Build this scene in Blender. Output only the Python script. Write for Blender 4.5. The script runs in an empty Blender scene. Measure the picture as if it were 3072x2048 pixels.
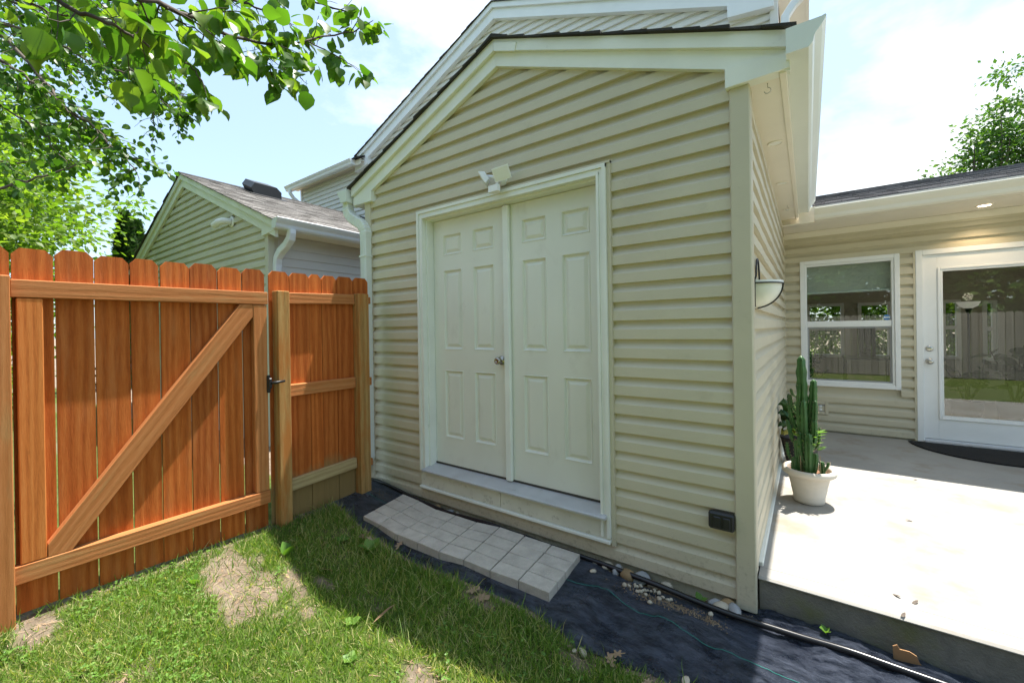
import bpy, bmesh, math, random
import numpy as np
from mathutils import Vector, Matrix
random.seed(7); RNG = np.random.default_rng(11)
rad = math.radians
scene = bpy.context.scene
COL = scene.collection

# ------------------------------------------------------------------ camera
CAM = np.array([0.0, 0.0, 1.5])
F_PX, YAW, PITCH, ROLL, CY = 1239.7, -0.62159, -0.00168, -0.015437, 992.08
fw = np.array([math.sin(YAW)*math.cos(PITCH), math.cos(YAW)*math.cos(PITCH), math.sin(PITCH)])
_r = np.cross(fw, [0, 0, 1]); _r /= np.linalg.norm(_r); _u = np.cross(_r, fw)
rt = math.cos(ROLL)*_r + math.sin(ROLL)*_u
up = -math.sin(ROLL)*_r + math.cos(ROLL)*_u
cd = bpy.data.cameras.new('camera'); cam = bpy.data.objects.new('camera', cd); COL.objects.link(cam)
cd.sensor_width = 36; cd.lens = 36*F_PX/3072; cd.shift_y = (CY-1024)/3072; cd.clip_start = 0.05; cd.clip_end = 1000
cam.matrix_world = Matrix(((rt[0], up[0], -fw[0], CAM[0]), (rt[1], up[1], -fw[1], CAM[1]), (rt[2], up[2], -fw[2], CAM[2]), (0, 0, 0, 1)))
scene.camera = cam
# a photograph pixel gives a direction; the plane it lies on gives the distance
def ray(x, y): return fw + (x-1536)/F_PX*rt - (y-CY)/F_PX*up
def at_depth(x, y, d): return CAM + ray(x, y)*d
def on_z(x, y, z): d = ray(x, y); return CAM + d*((z-CAM[2])/d[2])
def on_y(x, y, Y): d = ray(x, y); return CAM + d*(Y/d[1])

# ------------------------------------------------------------------ light
SUN = Vector((0.098, 0.315, 1.0)).normalized()
elev = math.asin(SUN.z); azim = math.atan2(SUN.x, SUN.y)
world = bpy.data.worlds.new('World'); scene.world = world; world.use_nodes = True
nt = world.node_tree; N = nt.nodes; LK = nt.links
bg = N['Background']
sky = N.new('ShaderNodeTexSky'); sky.sky_type = 'NISHITA'; sky.sun_disc = False
sky.sun_elevation = elev; sky.sun_rotation = azim; sky.air_density = 1.0; sky.dust_density = 1.0; sky.ozone_density = 1.0
tc = N.new('ShaderNodeTexCoord')
mp = N.new('ShaderNodeMapping'); mp.inputs['Location'].default_value = (3.1, 0.7, 0.35); mp.inputs['Scale'].default_value = (1, 1, 1.9)
LK.new(tc.outputs['Generated'], mp.inputs['Vector'])
cn = N.new('ShaderNodeTexNoise'); cn.inputs['Scale'].default_value = 2.1; cn.inputs['Detail'].default_value = 9; cn.inputs['Roughness'].default_value = 0.56
LK.new(mp.outputs['Vector'], cn.inputs['Vector'])
# the cloud bank stands over the right-hand neighbour; elsewhere only wisps
cdir = Vector(ray(2740, 60)).normalized()
dp = N.new('ShaderNodeVectorMath'); dp.operation = 'DOT_PRODUCT'; LK.new(tc.outputs['Generated'], dp.inputs[0]); dp.inputs[1].default_value = cdir
dm = N.new('ShaderNodeMapRange'); dm.interpolation_type = 'SMOOTHSTEP'; dm.inputs['From Min'].default_value = .55; dm.inputs['From Max'].default_value = 1.0; dm.inputs['To Min'].default_value = -.07; dm.inputs['To Max'].default_value = .085; LK.new(dp.outputs['Value'], dm.inputs['Value'])
ca = N.new('ShaderNodeMath'); LK.new(cn.outputs['Fac'], ca.inputs[0]); LK.new(dm.outputs[0], ca.inputs[1])
cr = N.new('ShaderNodeValToRGB'); cr.color_ramp.elements[0].position = 0.53; cr.color_ramp.elements[1].position = 0.68
LK.new(ca.outputs[0], cr.inputs['Fac'])
hz = N.new('ShaderNodeMixRGB'); hz.inputs['Fac'].default_value = .55; hz.inputs['Color2'].default_value = (1.75, 2.28, 2.6, 1); LK.new(sky.outputs['Color'], hz.inputs['Color1'])
cmix = N.new('ShaderNodeMixRGB'); cmix.inputs['Color2'].default_value = (3.6, 3.8, 3.9, 1)
LK.new(cr.outputs['Color'], cmix.inputs['Fac']); LK.new(hz.outputs['Color'], cmix.inputs['Color1'])
LK.new(cmix.outputs['Color'], bg.inputs['Color']); bg.inputs['Strength'].default_value = 0.15
sd = bpy.data.lights.new('sun', 'SUN'); sd.energy = 4.3; sd.angle = rad(0.53); sd.color = (1.0, 0.955, 0.88)
so = bpy.data.objects.new('sun', sd); COL.objects.link(so); so.rotation_euler = (-SUN).to_track_quat('-Z', 'Y').to_euler()
so.location = (2, 6, 20)
vs = scene.view_settings; vs.view_transform = 'Standard'; vs.look = 'None'; vs.exposure = 1.38; vs.gamma = 1; vs.use_curve_mapping = False
scene.cycles.use_denoising = True
try: scene.cycles.denoiser = 'OPENIMAGEDENOISE'
except Exception: pass
scene.cycles.max_bounces = 10; scene.cycles.diffuse_bounces = 5; scene.cycles.transparent_max_bounces = 12
scene.cycles.sample_clamp_indirect = 6

# ------------------------------------------------------------------ materials
MATS = {}
def new_mat(name):
    m = bpy.data.materials.new(name); m.use_nodes = True
    return m, m.node_tree.nodes, m.node_tree.links, m.node_tree.nodes['Principled BSDF']
def ramp(n, stops):
    r = n.new('ShaderNodeValToRGB'); e = r.color_ramp.elements
    while len(e) < len(stops): e.new(0.5)
    for i, (p, c) in enumerate(stops): e[i].position = p; e[i].color = (*c, 1) if len(c) == 3 else c
    return r
def coords(n, l, scale=(1, 1, 1), rnd=0.0):
    t = n.new('ShaderNodeTexCoord'); m = n.new('ShaderNodeMapping'); m.inputs['Scale'].default_value = scale
    if rnd:
        oi = n.new('ShaderNodeObjectInfo'); mu = n.new('ShaderNodeMath'); mu.operation = 'MULTIPLY'; mu.inputs[1].default_value = rnd
        l.new(oi.outputs['Random'], mu.inputs[0]); cx = n.new('ShaderNodeCombineXYZ')
        for k in range(3): l.new(mu.outputs[0], cx.inputs[k])
        l.new(cx.outputs[0], m.inputs['Location'])
    l.new(t.outputs['Object'], m.inputs['Vector']); return m.outputs['Vector']
def noise(n, l, vec, scale, detail=4, rough=0.55):
    t = n.new('ShaderNodeTexNoise'); t.inputs['Scale'].default_value = scale; t.inputs['Detail'].default_value = detail; t.inputs['Roughness'].default_value = rough
    l.new(vec, t.inputs['Vector']); return t.outputs['Fac']
def mixc(n, l, fac, a, b, mode='MIX'):
    m = n.new('ShaderNodeMixRGB'); m.blend_type = mode
    if hasattr(fac, 'links'): l.new(fac, m.inputs['Fac'])
    else: m.inputs['Fac'].default_value = fac
    for s, v in ((m.inputs['Color1'], a), (m.inputs['Color2'], b)):
        if hasattr(v, 'links'): l.new(v, s)
        else: s.default_value = (*v, 1)
    return m.outputs['Color']
def bump(n, l, b, h, strength, dist=0.01):
    x = n.new('ShaderNodeBump'); x.inputs['Strength'].default_value = strength; x.inputs['Distance'].default_value = dist
    l.new(h, x.inputs['Height']); l.new(x.outputs['Normal'], b.inputs['Normal'])
def surf(name, base, rough=0.6, var=0.08, vscale=3.0, dirt=0.0, dirtc=(0.12, 0.1, 0.06), dscale=8.0, dlo=.55, bmp=0.0, bscale=60, metal=0.0, stretch=(1, 1, 1), rnd=0.0, spec=0.4, bstretch=None, splash=False):
    m, n, l, b = new_mat(name); v = coords(n, l, stretch, rnd)
    f = noise(n, l, v, vscale, 6)
    c = ramp(n, [(0.3, tuple(x*(1-var) for x in base)), (0.7, tuple(min(1, x*(1+var)) for x in base))]); l.new(f, c.inputs['Fac'])
    col = c.outputs['Color']
    if dirt:
        d = ramp(n, [(dlo, (0, 0, 0)), (dlo+.2, (dirt, dirt, dirt))]); l.new(noise(n, l, v, dscale, 8, .65), d.inputs['Fac'])
        col = mixc(n, l, d.outputs['Color'], col, dirtc)
    if splash:   # mud splashed up the lowest courses and specks of mildew
        sx = n.new('ShaderNodeSeparateXYZ'); t_ = n.new('ShaderNodeTexCoord'); l.new(t_.outputs['Object'], sx.inputs[0]); mr_ = n.new('ShaderNodeMapRange'); mr_.inputs['From Min'].default_value = .06; mr_.inputs['From Max'].default_value = .55; mr_.inputs['To Min'].default_value = .13; mr_.inputs['To Max'].default_value = 0; l.new(sx.outputs['Z'], mr_.inputs['Value'])
        ad_ = n.new('ShaderNodeMath'); l.new(noise(n, l, v, 38, 8, .75), ad_.inputs[0]); l.new(mr_.outputs[0], ad_.inputs[1]); rp = ramp(n, [(.62, (0, 0, 0)), (.84, (.6, .6, .6))]); l.new(ad_.outputs[0], rp.inputs['Fac']); col = mixc(n, l, rp.outputs['Color'], col, (.20, .16, .09))
    l.new(col, b.inputs['Base Color']); b.inputs['Roughness'].default_value = rough; b.inputs['Metallic'].default_value = metal
    b.inputs['Specular IOR Level'].default_value = spec
    if bmp: bump(n, l, b, noise(n, l, coords(n, l, bstretch) if bstretch else v, bscale, 6, .6), bmp, 0.002 if bstretch else 0.004)
    MATS[name] = m; return m
def flat(name, base, rough=0.5, metal=0.0, spec=0.5):
    m, n, l, b = new_mat(name); b.inputs['Base Color'].default_value = (*base, 1); b.inputs['Roughness'].default_value = rough
    b.inputs['Metallic'].default_value = metal; b.inputs['Specular IOR Level'].default_value = spec; MATS[name] = m; return m
def wood(name, stops, gscale=10, rough=0.75, bmp=0.5, fade=None, fpos=(.5, .7), split=None, vary=0.18):
    """sawn timber, grain along the local Z axis of each piece"""
    m, n, l, b = new_mat(name); v = coords(n, l, (1, 1, .07), 37.0)
    warp = n.new('ShaderNodeTexNoise'); warp.inputs['Scale'].default_value = 5; l.new(v, warp.inputs['Vector'])
    add = n.new('ShaderNodeMixRGB'); add.blend_type = 'ADD'; add.inputs['Fac'].default_value = .08; l.new(v, add.inputs['Color1']); l.new(warp.outputs['Color'], add.inputs['Color2'])
    w = n.new('ShaderNodeTexWave'); w.wave_type = 'RINGS'; w.rings_direction = 'Z'; w.inputs['Scale'].default_value = gscale; w.inputs['Distortion'].default_value = 5; w.inputs['Detail'].default_value = 3; w.inputs['Detail Scale'].default_value = 1.4
    l.new(add.outputs['Color'], w.inputs['Vector'])
    fine = noise(n, l, v, 120, 9, .8)
    mx = n.new('ShaderNodeMath'); mx.operation = 'MULTIPLY_ADD'; mx.inputs[1].default_value = .20; l.new(w.outputs['Fac'], mx.inputs[0])
    sc = n.new('ShaderNodeMath'); sc.operation = 'MULTIPLY'; sc.inputs[1].default_value = .84; l.new(fine, sc.inputs[0]); l.new(sc.outputs[0], mx.inputs[2])
    c = ramp(n, stops); l.new(mx.outputs[0], c.inputs['Fac']); col = c.outputs['Color']
    oi = n.new('ShaderNodeObjectInfo'); hs = n.new('ShaderNodeHueSaturation'); mr = n.new('ShaderNodeMapRange')
    mr.inputs['To Min'].default_value = 1-vary; mr.inputs['To Max'].default_value = 1+vary; l.new(oi.outputs['Random'], mr.inputs['Value']); l.new(mr.outputs[0], hs.inputs['Value']); l.new(col, hs.inputs['Color']); col = hs.outputs['Color']
    # knots
    vo = n.new('ShaderNodeTexVoronoi'); vo.inputs['Scale'].default_value = 3.2; v2 = coords(n, l, (1, 1, .42), 37.0); l.new(v2, vo.inputs['Vector'])
    kr = ramp(n, [(0.0, (1, 1, 1)), (.030, (.7, .7, .7)), (.042, (0, 0, 0))]); l.new(vo.outputs['Distance'], kr.inputs['Fac'])
    col = mixc(n, l, kr.outputs['Color'], col, (.10, .035, .012))
    if fade:
        v3 = coords(n, l, (1, 1, .16), 37.0); fr = ramp(n, [(fpos[0], (0, 0, 0)), (fpos[1], (.85, .85, .85))]); l.new(noise(n, l, v3, 13, 6, .62), fr.inputs['Fac']); col = mixc(n, l, fr.outputs['Color'], col, fade)
    if split:
        zc, colr = split; t = n.new('ShaderNodeTexCoord'); sx = n.new('ShaderNodeSeparateXYZ'); l.new(t.outputs['Object'], sx.inputs[0])
        zn = n.new('ShaderNodeMath'); zn.operation = 'MULTIPLY_ADD'; zn.inputs[1].default_value = .35; l.new(noise(n, l, coords(n, l, (1, 1, .3), 37.0), 9, 5), zn.inputs[0]); l.new(sx.outputs['Z'], zn.inputs[2])
        rr = n.new('ShaderNodeMapRange'); rr.inputs['From Min'].default_value = zc+.10; rr.inputs['From Max'].default_value = zc+.24; rr.inputs['To Min'].default_value = .9; rr.inputs['To Max'].default_value = 0
        l.new(zn.outputs[0], rr.inputs['Value']); col = mixc(n, l, rr.outputs[0], col, colr)
    l.new(col, b.inputs['Base Color']); b.inputs['Roughness'].default_value = rough; b.inputs['Specular IOR Level'].default_value = .25
    bump(n, l, b, mx.outputs[0], bmp, 0.010); MATS[name] = m; return m
def leafmat(name, c0, c1, c2, trans=0.45, rough=0.45):
    m, n, l, b = new_mat(name); a = n.new('ShaderNodeAttribute'); a.attribute_name = 'tint'
    c = ramp(n, [(0.0, c0), (.55, c1), (1.0, c2)]); l.new(a.outputs['Fac'], c.inputs['Fac']); l.new(c.outputs['Color'], b.inputs['Base Color'])
    b.inputs['Roughness'].default_value = rough; b.inputs['Specular IOR Level'].default_value = .35
    tr = n.new('ShaderNodeBsdfTranslucent'); tcol = mixc(n, l, 1.0, c.outputs['Color'], (1.35, 1.5, .45), 'MULTIPLY'); l.new(tcol, tr.inputs['Color'])
    mx = n.new('ShaderNodeMixShader'); mx.inputs['Fac'].default_value = trans; l.new(b.outputs[0], mx.inputs[1]); l.new(tr.outputs[0], mx.inputs[2])
    l.new(mx.outputs[0], n['Material Output'].inputs['Surface']); MATS[name] = m; return m

surf('siding', (0.575, 0.52, 0.385), .5, .06, 2.2, .30, (.30, .27, .18), 5, .60, .35, 5, bstretch=(5, 5, 90), splash=True)
surf('siding_upper', (0.70, 0.68, 0.65), .55, .04, 1.5, .15, (.4, .38, .33), 3, .6, .08, 90)
surf('siding_neighbor', (0.60, 0.57, 0.47), .55, .05, 1.8, .55, (.36, .37, .22), 1.3, .55, .08, 90)
surf('trim', (0.79, 0.80, 0.73), .5, .05, 4, .35, (.38, .36, .27), 14, .62, .10, 120)
surf('white_trim', (0.86, 0.86, 0.85), .45, .03, 4)
surf('cream_soffit', (0.80, 0.75, 0.64), .55, .03, 3, .25, (.45, .38, .26), 30, .68, .08, 200)
surf('gutter_metal', (0.74, 0.77, 0.72), .35, .03, 3, .2, (.4, .4, .32), 12, .62)
surf('gutter_white', (0.80, 0.82, 0.84), .3, .03, 3)
surf('door_paint', (0.74, 0.74, 0.65), .42, .04, 2.5, .28, (.40, .37, .28), 6, .58, .06, 80, stretch=(1, 1, .6))
surf('sill_paint', (0.62, 0.60, 0.50), .6, .08, 5, .75, (.22, .19, .12), 16, .55, .55, 22, stretch=(1, 1, 1))
surf('aluminium', (0.55, 0.55, 0.56), .45, .08, 6, .5, (.25, .23, .2), 18, .58, metal=.35)
flat('dark_gap', (0.015, 0.014, 0.012), .9); flat('rubber', (.05, .045, .035), .7)
flat('nickel', (0.42, 0.38, 0.33), .25, 1.0); flat('satin_nickel', (.62, .6, .56), .32, 1.0)
surf('foundation', (.30, .29, .26), .9, .2, 6, .5, (.12, .11, .09), 5, .5, .4, 40)
surf('patio', (0.335, 0.32, 0.29), .8, .18, 1.1, .75, (.25, .205, .145), 3.2, .50, .6, 9, bstretch=(1, 9, 1))
def patio_side():
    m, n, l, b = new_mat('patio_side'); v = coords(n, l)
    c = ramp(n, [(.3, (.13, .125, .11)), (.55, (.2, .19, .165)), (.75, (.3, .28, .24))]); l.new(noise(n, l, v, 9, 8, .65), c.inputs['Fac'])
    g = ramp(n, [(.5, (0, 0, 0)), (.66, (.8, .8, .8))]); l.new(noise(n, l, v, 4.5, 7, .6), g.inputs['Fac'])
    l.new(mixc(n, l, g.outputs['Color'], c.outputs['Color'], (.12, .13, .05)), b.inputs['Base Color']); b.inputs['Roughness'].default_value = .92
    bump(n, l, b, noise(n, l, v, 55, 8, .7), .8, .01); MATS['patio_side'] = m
patio_side()
BOARD = [(.30, (.32, .072, .010)), (.5, (.46, .112, .018)), (.70, (.57, .172, .036))]
wood('board_wood', BOARD, 9, .72, 1.0, fade=(.55, .21, .07), fpos=(.52, .85), vary=.22)
wood('board_wood_base', BOARD, 9, .72, .6, split=(-.62, (.26, .19, .075)), vary=.14)
wood('rail_wood', [(.28, (.36, .125, .036)), (.5, (.455, .168, .052)), (.74, (.53, .22, .08))], 12, .75, .4, fade=(.42, .25, .10), fpos=(.56, .75), vary=.08)
wood('stile_wood', [(.28, (.36, .10, .02)), (.5, (.54, .165, .035)), (.74, (.62, .23, .06))], 12, .75, .4, vary=.06)
wood('bottom_rail_wood', [(.28, (.33, .23, .10)), (.5, (.48, .35, .17)), (.74, (.58, .45, .24))], 12, .8, .45, vary=.1)
wood('post_wood', [(.28, (.26, .14, .045)), (.5, (.42, .235, .08)), (.74, (.52, .33, .13))], 9, .8, .5, fade=(.45, .16, .035), fpos=(.44, .62), vary=.12)
wood('grey_wood', [(.2, (.13, .12, .11)), (.5, (.26, .24, .22)), (.8, (.36, .34, .31))], 9, .85, .5)
def shingle(name, a, b2, sc=(1, 1, 1), rot=True):
    m, n, l, b = new_mat(name); v = coords(n, l, sc, 50.0); v.node.inputs['Rotation'].default_value = (0, 0, rad(90 if rot else 0))
    br = n.new('ShaderNodeTexBrick'); br.inputs['Scale'].default_value = 1; br.inputs['Brick Width'].default_value = .16; br.inputs['Row Height'].default_value = 50; br.inputs['Mortar Size'].default_value = .002
    br.inputs['Color1'].default_value = (*a, 1); br.inputs['Color2'].default_value = (*b2, 1); br.inputs['Mortar'].default_value = (*(x*.35 for x in a), 1); l.new(v, br.inputs['Vector'])
    g = ramp(n, [(.3, (.55, .55, .55)), (.7, (1.25, 1.25, 1.25))]); l.new(noise(n, l, v, 220, 4, .7), g.inputs['Fac'])
    l.new(mixc(n, l, 1.0, br.outputs['Color'], g.outputs['Color'], 'MULTIPLY'), b.inputs['Base Color']); b.inputs['Roughness'].default_value = .95; b.inputs['Specular IOR Level'].default_value = .15
    bump(n, l, b, noise(n, l, v, 260, 3), .5, .004); MATS[name] = m
shingle('shingle_dark', (.045, .042, .04), (.075, .07, .065))
shingle('shingle_brown', (.13, .12, .11), (.34, .32, .30))
shingle('shingle_grey', (.09, .085, .085), (.25, .24, .24), rot=False)
def fabric():
    m, n, l, b = new_mat('woven_fabric'); v = coords(n, l)
    w = []
    for ax in ('X', 'Y'):
        t = n.new('ShaderNodeTexWave'); t.bands_direction = ax; t.inputs['Scale'].default_value = 95; t.inputs['Distortion'].default_value = .6; l.new(v, t.inputs['Vector']); w.append(t.outputs['Fac'])
    mu = n.new('ShaderNodeMath'); mu.operation = 'ADD'; l.new(w[0], mu.inputs[0]); l.new(w[1], mu.inputs[1])
    d = ramp(n, [(.40, (0, 0, 0)), (.66, (1, 1, 1))]); vs_ = coords(n, l, (1.0, 2.6, 1)); vs_.node.inputs['Rotation'].default_value = (0, 0, .5); l.new(noise(n, l, vs_, 9, 10, .74), d.inputs['Fac'])
    l.new(mixc(n, l, d.outputs['Color'], (.012, .017, .032), (.14, .16, .215)), b.inputs['Base Color'])  # dusty streaks, with the sheen's pale blue highlights put into the base colour
    r = ramp(n, [(.35, (.22, .22, .22)), (.75, (.46, .46, .46))]); l.new(noise(n, l, v, 6, 5), r.inputs['Fac']); l.new(r.outputs['Color'], b.inputs['Roughness'])
    b.inputs['Specular IOR Level'].default_value = 1.0; b.inputs['Specular Tint'].default_value = (.75, .86, 1, 1)
    st_ = coords(n, l, (1.0, 2.2, 1)); wr_ = noise(n, l, st_, 26, 5, .62); hh = n.new('ShaderNodeMath'); hh.operation = 'MULTIPLY_ADD'; hh.inputs[1].default_value = 11.0; l.new(wr_, hh.inputs[0]); l.new(mu.outputs[0], hh.inputs[2])
    bump(n, l, b, hh.outputs[0], 1.0, .004); MATS['woven_fabric'] = m
fabric()
flat('green_thread', (.03, .27, .22), .6); flat('black_hose', (.012, .012, .014), .28); flat('black_plastic', (.015, .015, .017), .45)
def paver():
    m, n, l, b = new_mat('paver_stone'); v = coords(n, l, (1, 1, 1), 40.0)
    c = ramp(n, [(.3, (.42, .34, .235)), (.6, (.58, .485, .345)), (.8, (.68, .58, .43))]); l.new(noise(n, l, v, 9, 8, .68), c.inputs['Fac'])
    vo = n.new('ShaderNodeTexVoronoi'); vo.inputs['Scale'].default_value = 95; l.new(v, vo.inputs['Vector'])
    k = ramp(n, [(.0, (.75, .75, .75)), (.16, (.45, .45, .45)), (.24, (0, 0, 0))]); l.new(vo.outputs['Distance'], k.inputs['Fac'])
    col = mixc(n, l, k.outputs['Color'], c.outputs['Color'], vo.outputs['Color']); hs = n.new('ShaderNodeHueSaturation'); hs.inputs['Saturation'].default_value = .55; hs.inputs['Value'].default_value = .95; l.new(col, hs.inputs['Color'])
    l.new(hs.outputs['Color'], b.inputs['Base Color']); b.inputs['Roughness'].default_value = .9; bump(n, l, b, noise(n, l, v, 160, 6, .7), .6, .004); MATS['paver_stone'] = m
paver()
def ground_mat():
    m, n, l, b = new_mat('soil'); v = coords(n, l)
    c = ramp(n, [(.28, (.13, .10, .07)), (.5, (.25, .195, .145)), (.72, (.36, .29, .225))]); l.new(noise(n, l, v, 6, 9, .68), c.inputs['Fac'])
    col = c.outputs['Color']
    g = n.new('ShaderNodeAttribute'); g.attribute_name = 'lawn'
    gc = ramp(n, [(.3, (.06, .085, .02)), (.55, (.12, .16, .04)), (.75, (.22, .22, .09))]); l.new(noise(n, l, v, 14, 8, .7), gc.inputs['Fac'])
    l.new(mixc(n, l, g.outputs['Fac'], col, gc.outputs['Color']), b.inputs['Base Color'])
    b.inputs['Roughness'].default_value = .95; b.inputs['Specular IOR Level'].default_value = .1; bump(n, l, b, noise(n, l, v, 60, 9, .72), 1.0, .02); MATS['soil'] = m
ground_mat()
leafmat('grass_blade', (.07, .15, .022), (.22, .345, .06), (.58, .52, .25), .42, .5)
leafmat('clover', (.07, .17, .03), (.15, .29, .05), (.23, .36, .08), .4)
leafmat('pear_leaf', (.04, .11, .016), (.085, .185, .024), (.19, .28, .04), .52, .38)
leafmat('maple_leaf', (.08, .16, .022), (.15, .25, .035), (.27, .34, .06), .55)
leafmat('dark_leaf', (.03, .085, .02), (.07, .155, .032), (.16, .24, .06), .45)
leafmat('conifer_leaf', (.012, .04, .014), (.03, .075, .022), (.055, .11, .03), .2)
leafmat('dry_leaf', (.24, .15, .085), (.38, .26, .16), (.50, .38, .27), .2, .7)
leafmat('kale_leaf', (.04, .10, .05), (.09, .18, .085), (.32, .30, .07), .25)
leafmat('house_plant_leaf', (.01, .03, .012), (.03, .07, .025), (.07, .12, .05), .2)
surf('bark', (.13, .105, .085), .9, .3, 12, bmp=.8, bscale=40, stretch=(1, 1, .3))
surf('twig', (.055, .04, .03), .8, .3, 30)
surf('pot_clay', (.62, .57, .49), .75, .06, 6, .35, (.40, .36, .28), 12, .58, .25, 90, stretch=(1, 1, 3))
surf('pot_black', (.022, .022, .025), .5, .2, 8, bmp=.1, bscale=60)
surf('bark_mulch', (.26, .13, .07), .9, .5, 45, bmp=.9, bscale=70)
def cactus_mat():
    m, n, l, b = new_mat('cactus_skin'); v = coords(n, l)
    c = ramp(n, [(.3, (.025, .085, .022)), (.6, (.045, .135, .03)), (.8, (.085, .19, .05))]); l.new(noise(n, l, v, 14, 5), c.inputs['Fac']); l.new(c.outputs['Color'], b.inputs['Base Color'])
    b.inputs['Roughness'].default_value = .38; b.inputs['Subsurface Weight'].default_value = .0; MATS['cactus_skin'] = m
cactus_mat(); flat('spine', (.35, .27, .16), .7)
def glass():
    m, n, l, b = new_mat('window_glass'); n.remove(b)
    tr = n.new('ShaderNodeBsdfTransparent'); tr.inputs['Color'].default_value = (.84, .88, .86, 1); gl = n.new('ShaderNodeBsdfGlossy'); gl.inputs['Roughness'].default_value = .004; gl.inputs['Color'].default_value = (1, 1, 1, 1)
    lw = n.new('ShaderNodeLayerWeight'); lw.inputs['Blend'].default_value = .5; fr = n.new('ShaderNodeMath'); fr.operation = 'POWER'; fr.inputs[1].default_value = 5; l.new(lw.outputs['Facing'], fr.inputs[0]); ad = n.new('ShaderNodeMath'); ad.operation = 'MULTIPLY_ADD'; ad.inputs[1].default_value = .85; ad.inputs[2].default_value = .10; l.new(fr.outputs[0], ad.inputs[0])
    mx = n.new('ShaderNodeMixShader'); l.new(ad.outputs[0], mx.inputs['Fac']); l.new(tr.outputs[0], mx.inputs[1]); l.new(gl.outputs[0], mx.inputs[2])
    l.new(mx.outputs[0], n['Material Output'].inputs['Surface']); MATS['window_glass'] = m
glass()
def emit(name, c, s):
    m, n, l, b = new_mat(name); b.inputs['Base Color'].default_value = (*c, 1); b.inputs['Emission Color'].default_value = (*c, 1); b.inputs['Emission Strength'].default_value = s; MATS[name] = m
emit('lit_bulb', (1, .86, .66), 6.0); emit('lit_bowl', (.7, .64, .55), .2)
surf('blind', (.82, .80, .75), .8, .03, 3); surf('room_wall', (.5, .46, .40), .8, .05, 2); surf('room_floor', (.16, .12, .09), .5, .2, 4); flat('room_ceiling', (.5, .48, .44), .9)
flat('sign_blue', (.03, .22, .55), .4); flat('sign_white', (.85, .87, .9), .4); flat('lamp_glass', (.80, .80, .74), .35); flat('iron', (.012, .012, .013), .45)
surf('coir', (.014, .013, .013), .95, .4, 60, .5, (.09, .06, .03), 90, .66, 1.0, 220)
surf('cardboard', (.34, .19, .09), .85, .1, 6, bmp=.3, bscale=30); surf('stone_tan', (.42, .36, .27), .8, .25, 9, bmp=.3, bscale=30, rnd=20); surf('stone_grey', (.34, .34, .34), .8, .25, 9, bmp=.3, bscale=30, rnd=20)
surf('stone_brown', (.30, .20, .10), .7, .25, 9, bmp=.3, bscale=30, rnd=20); surf('stone_pale', (.47, .41, .31), .85, .15, 12, bmp=.4, bscale=50, rnd=20)
surf('spill_soil', (.25, .18, .11), .95, .3, 40)
flat('box_grey', (.33, .34, .35), .5)

# ------------------------------------------------------------------ geometry helpers
def link(name, me, mat, parent=None, smooth=False, loc=None):
    o = bpy.data.objects.new(name, me); COL.objects.link(o)
    if mat and not me.materials: me.materials.append(MATS[mat])
    if smooth: me.polygons.foreach_set('use_smooth', [True]*len(me.polygons))
    if parent is not None:
        o.parent = parent
        if parent.type == 'EMPTY' and loc is None: o.location = -parent.location
    if loc is not None: o.location = loc
    return o
def tag(o, label=None, cat=None, group=None, kind=None):
    if label: o['label'] = label
    if cat: o['category'] = cat
    if group: o['group'] = group
    if kind: o['kind'] = kind
    return o
def thing(name, loc, label, cat, group=None):
    o = bpy.data.objects.new(name, None); COL.objects.link(o); o.location = loc; o.empty_display_size = .1
    return tag(o, label, cat, group)
def kid(parent, name, me, mat, loc=(0, 0, 0), rot=None, scale=None):
    """a part whose mesh is local: placed in WORLD coordinates under an unrotated thing"""
    o = bpy.data.objects.new(name, me); COL.objects.link(o)
    if mat and not me.materials: me.materials.append(MATS[mat])
    base = Vector((0, 0, 0))
    if parent is not None:
        o.parent = parent; base = parent.location if parent.type == 'EMPTY' else Vector((0, 0, 0))
    o.location = Vector(loc)-base
    if rot is not None: o.rotation_euler = rot
    if scale is not None: o.scale = scale
    return o
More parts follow.
